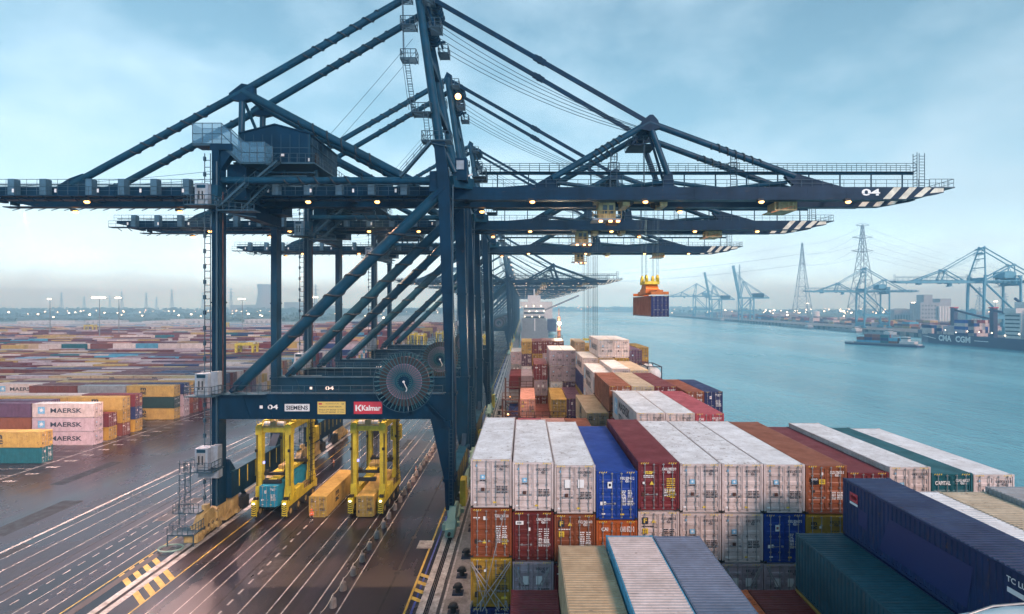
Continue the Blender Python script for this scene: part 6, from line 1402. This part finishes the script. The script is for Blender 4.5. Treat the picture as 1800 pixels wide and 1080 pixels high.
mb = MB('farwhite'); mb.box(L_ / 2 - 16, L_ / 2 - 5, -4.6, 4.6, 1.6, 4.6); mb.box(L_ / 2 - 15, L_ / 2 - 10, -3.6, 3.6, 4.6, 8.4); mb.box(L_ / 2 - 15.05, L_ / 2 - 9.9, -3.65, 3.65, 6.6, 7.7, 'glass'); mb.tube((L_ / 2 - 13, 0, 8.4), (L_ / 2 - 13, 0, 13), .15, 6); mb.box(L_ / 2 - 8, L_ / 2 - 2, -5, 5, 1.6, 2.4); mb.obj('wheelhouse', t)
items = []
ca, sa = math.cos(ang), math.sin(ang)
for i in range(5):
    for tr in range(3 if 0 < i < 4 else 2):
        for j in range(4):
            mb = MB('paint'); items.append((-L_ / 2 + 11 + i * 6.3, -L_ / 2 + 17 + i * 6.3, -4.9 + j * 2.5, -2.5 + j * 2.5, 1.8 + tr * 2.7, 4.4 + tr * 2.7, PAL[ry.choice(('light blue', 'maroon', 'navy', 'red brown', 'teal', 'light blue', 'rust brown'))]))
o = boxes_stuff('barge_containers', items, 'red and blue containers stacked on the river barge', 'containers'); o.location = t.location; o.rotation_euler = t.rotation_euler
# low tankers and barges along the opposite quay
def low_barge(px, base_y, length, label, white_at=1):
    Y = FPX * 34 / (base_y - 540); x = ppx(px, Y); t = thing('river_barge', label, 'barge', (min(x, qx(Y) - 7), Y, -5), R(-3.3), 'barges moored along the opposite quay')
    mb = MB('hullgrey'); h = length / 2; mb.polyz([(-5, -h), (5, -h), (5, h - 6), (0, h), (-5, h - 6)], -.5, 2.2); mb.box(-3.6, 3.6, -h + 16, h - 10, 2.2, 3.4); mb.obj('hull', t)
    mb = MB('farwhite'); y = -h + 3 if white_at else h - 14; mb.box(-4, 4, y, y + 11, 2.2, 5.2); mb.box(-3, 3, y + 5, y + 10, 5.2, 7.8); mb.box(-3.03, 3.03, y + 4.97, y + 10.03, 6.3, 7.2, 'glass'); mb.obj('wheelhouse', t)
low_barge(1268, 564, 110, 'long low barge with white stern near the far end of the opposite quay')
low_barge(1400, 576, 105, 'dark low tanker barge moored at the opposite quay below the slim pylon')
low_barge(1500, 583, 80, 'small white housed barge at the quay just above the container barge')
low_barge(1545, 590, 60, 'small barge right behind the container barge')
t = thing('river_barge', 'tiny dark barge in midstream right of the ship ahead', 'barge', (44, 1120, -5)); mb = MB('hullnavy'); mb.box(-8, 10, -6, 6, -.5, 4); mb.box(-30, -12, 200, 214, -.5, 5); mb.obj('hull', t); mb = MB('farwhite'); mb.box(2, 7, -4, 4, 4, 7); mb.obj('wheelhouse', t)
# ship moored ahead of ours along the quay
t = thing('container_ship', 'pale ship moored ahead along the quay, white house and red waterline', 'ship', (9, 600, -5)); O = Vector((9, 600, -5))
mb = MB('hullgrey'); hull_along_y(mb, -3, 21, 470, 600, -.5, 8, 'hullgrey'); hull_along_y(mb, -3.1, 21.1, 469.9, 600, -.6, -1.9 + 0.4, 'hullred'); mb.box(-3.05, 21.05, 469.7, 470, -6, -1.2, 'hullred'); mb.box(-2, 20, 469.8, 488, 8, 19, 'hullgrey'); mb.box(8.6, 9.4, 469.5, 469.8, 8, 19, 'white'); mb.shift(-O).obj('hull', t)
mb = MB('farwhite'); mb.box(-1, 19, 496, 512, 8, 30); mb.box(-4, 22, 498, 508, 30, 34); mb.box(3, 15, 500, 508, 34, 40); mb.tube((9, 503, 40), (9, 503, 56), .7, 8); mb.box(4, 14, 502, 503, 47, 48); mb.box(6, 12, 502, 503, 52, 53); w = MB('glass')
for i in range(5): w.box(-.5, 18.5, 495.9, 496, 11 + i * 3.9, 12.6 + i * 3.9)
mb.shift(-O).obj('superstructure', t); w.shift(-O).obj('window_row', t)
mb = MB('hullgrey'); mb.bar((14, 500, 24), (52, 512, 40), 1.0, 1.4); mb.tube((14, 500, 8), (14, 500, 26), 1.1, 10); mb.shift(-O).obj('deck_crane', t); l = MB('lampw')
for i in range(16): l.sphere((-1 + i * 1.35, 495.6, 10 + (i * 7 % 5) * 5), .4, None, 6, 4)
l.shift(-O).obj('deck_lamp', t)
t = thing('container_ship', 'second dark ship showing its flank past the pale ship ahead', 'ship', (24, 700, -5)); O = Vector((24, 700, -5)); mb = MB('hullnavy'); hull_along_y(mb, 8, 38, 640, 860, -.5, 14, 'hullnavy'); mb.shift(-O).obj('hull', t); mb = MB('farwhite'); mb.box(11, 36, 690, 706, 14, 36); mb.shift(-O).obj('superstructure', t)

# ================================================================ AIR
hz = bpy.data.materials.new('river_haze'); hz.use_nodes = True; n_ = hz.node_tree; n_.nodes.clear()
v = n_.nodes.new('ShaderNodeVolumePrincipled'); v.inputs['Color'].default_value = (.42, .70, .90, 1); v.inputs['Density'].default_value = HAZE; v.inputs['Anisotropy'].default_value = 0.6; v.inputs['Absorption Color'].default_value = (1, 1, 1, 1)
om = n_.nodes.new('ShaderNodeOutputMaterial'); n_.links.new(v.outputs[0], om.inputs['Volume']); M['haze'] = hz
mb = MB('haze'); mb.box(-6100, 5300, -200, 6500, -12, 215); tag(mb.obj('haze'), 'pale blue evening haze over river and port', 'haze', None, 'stuff')
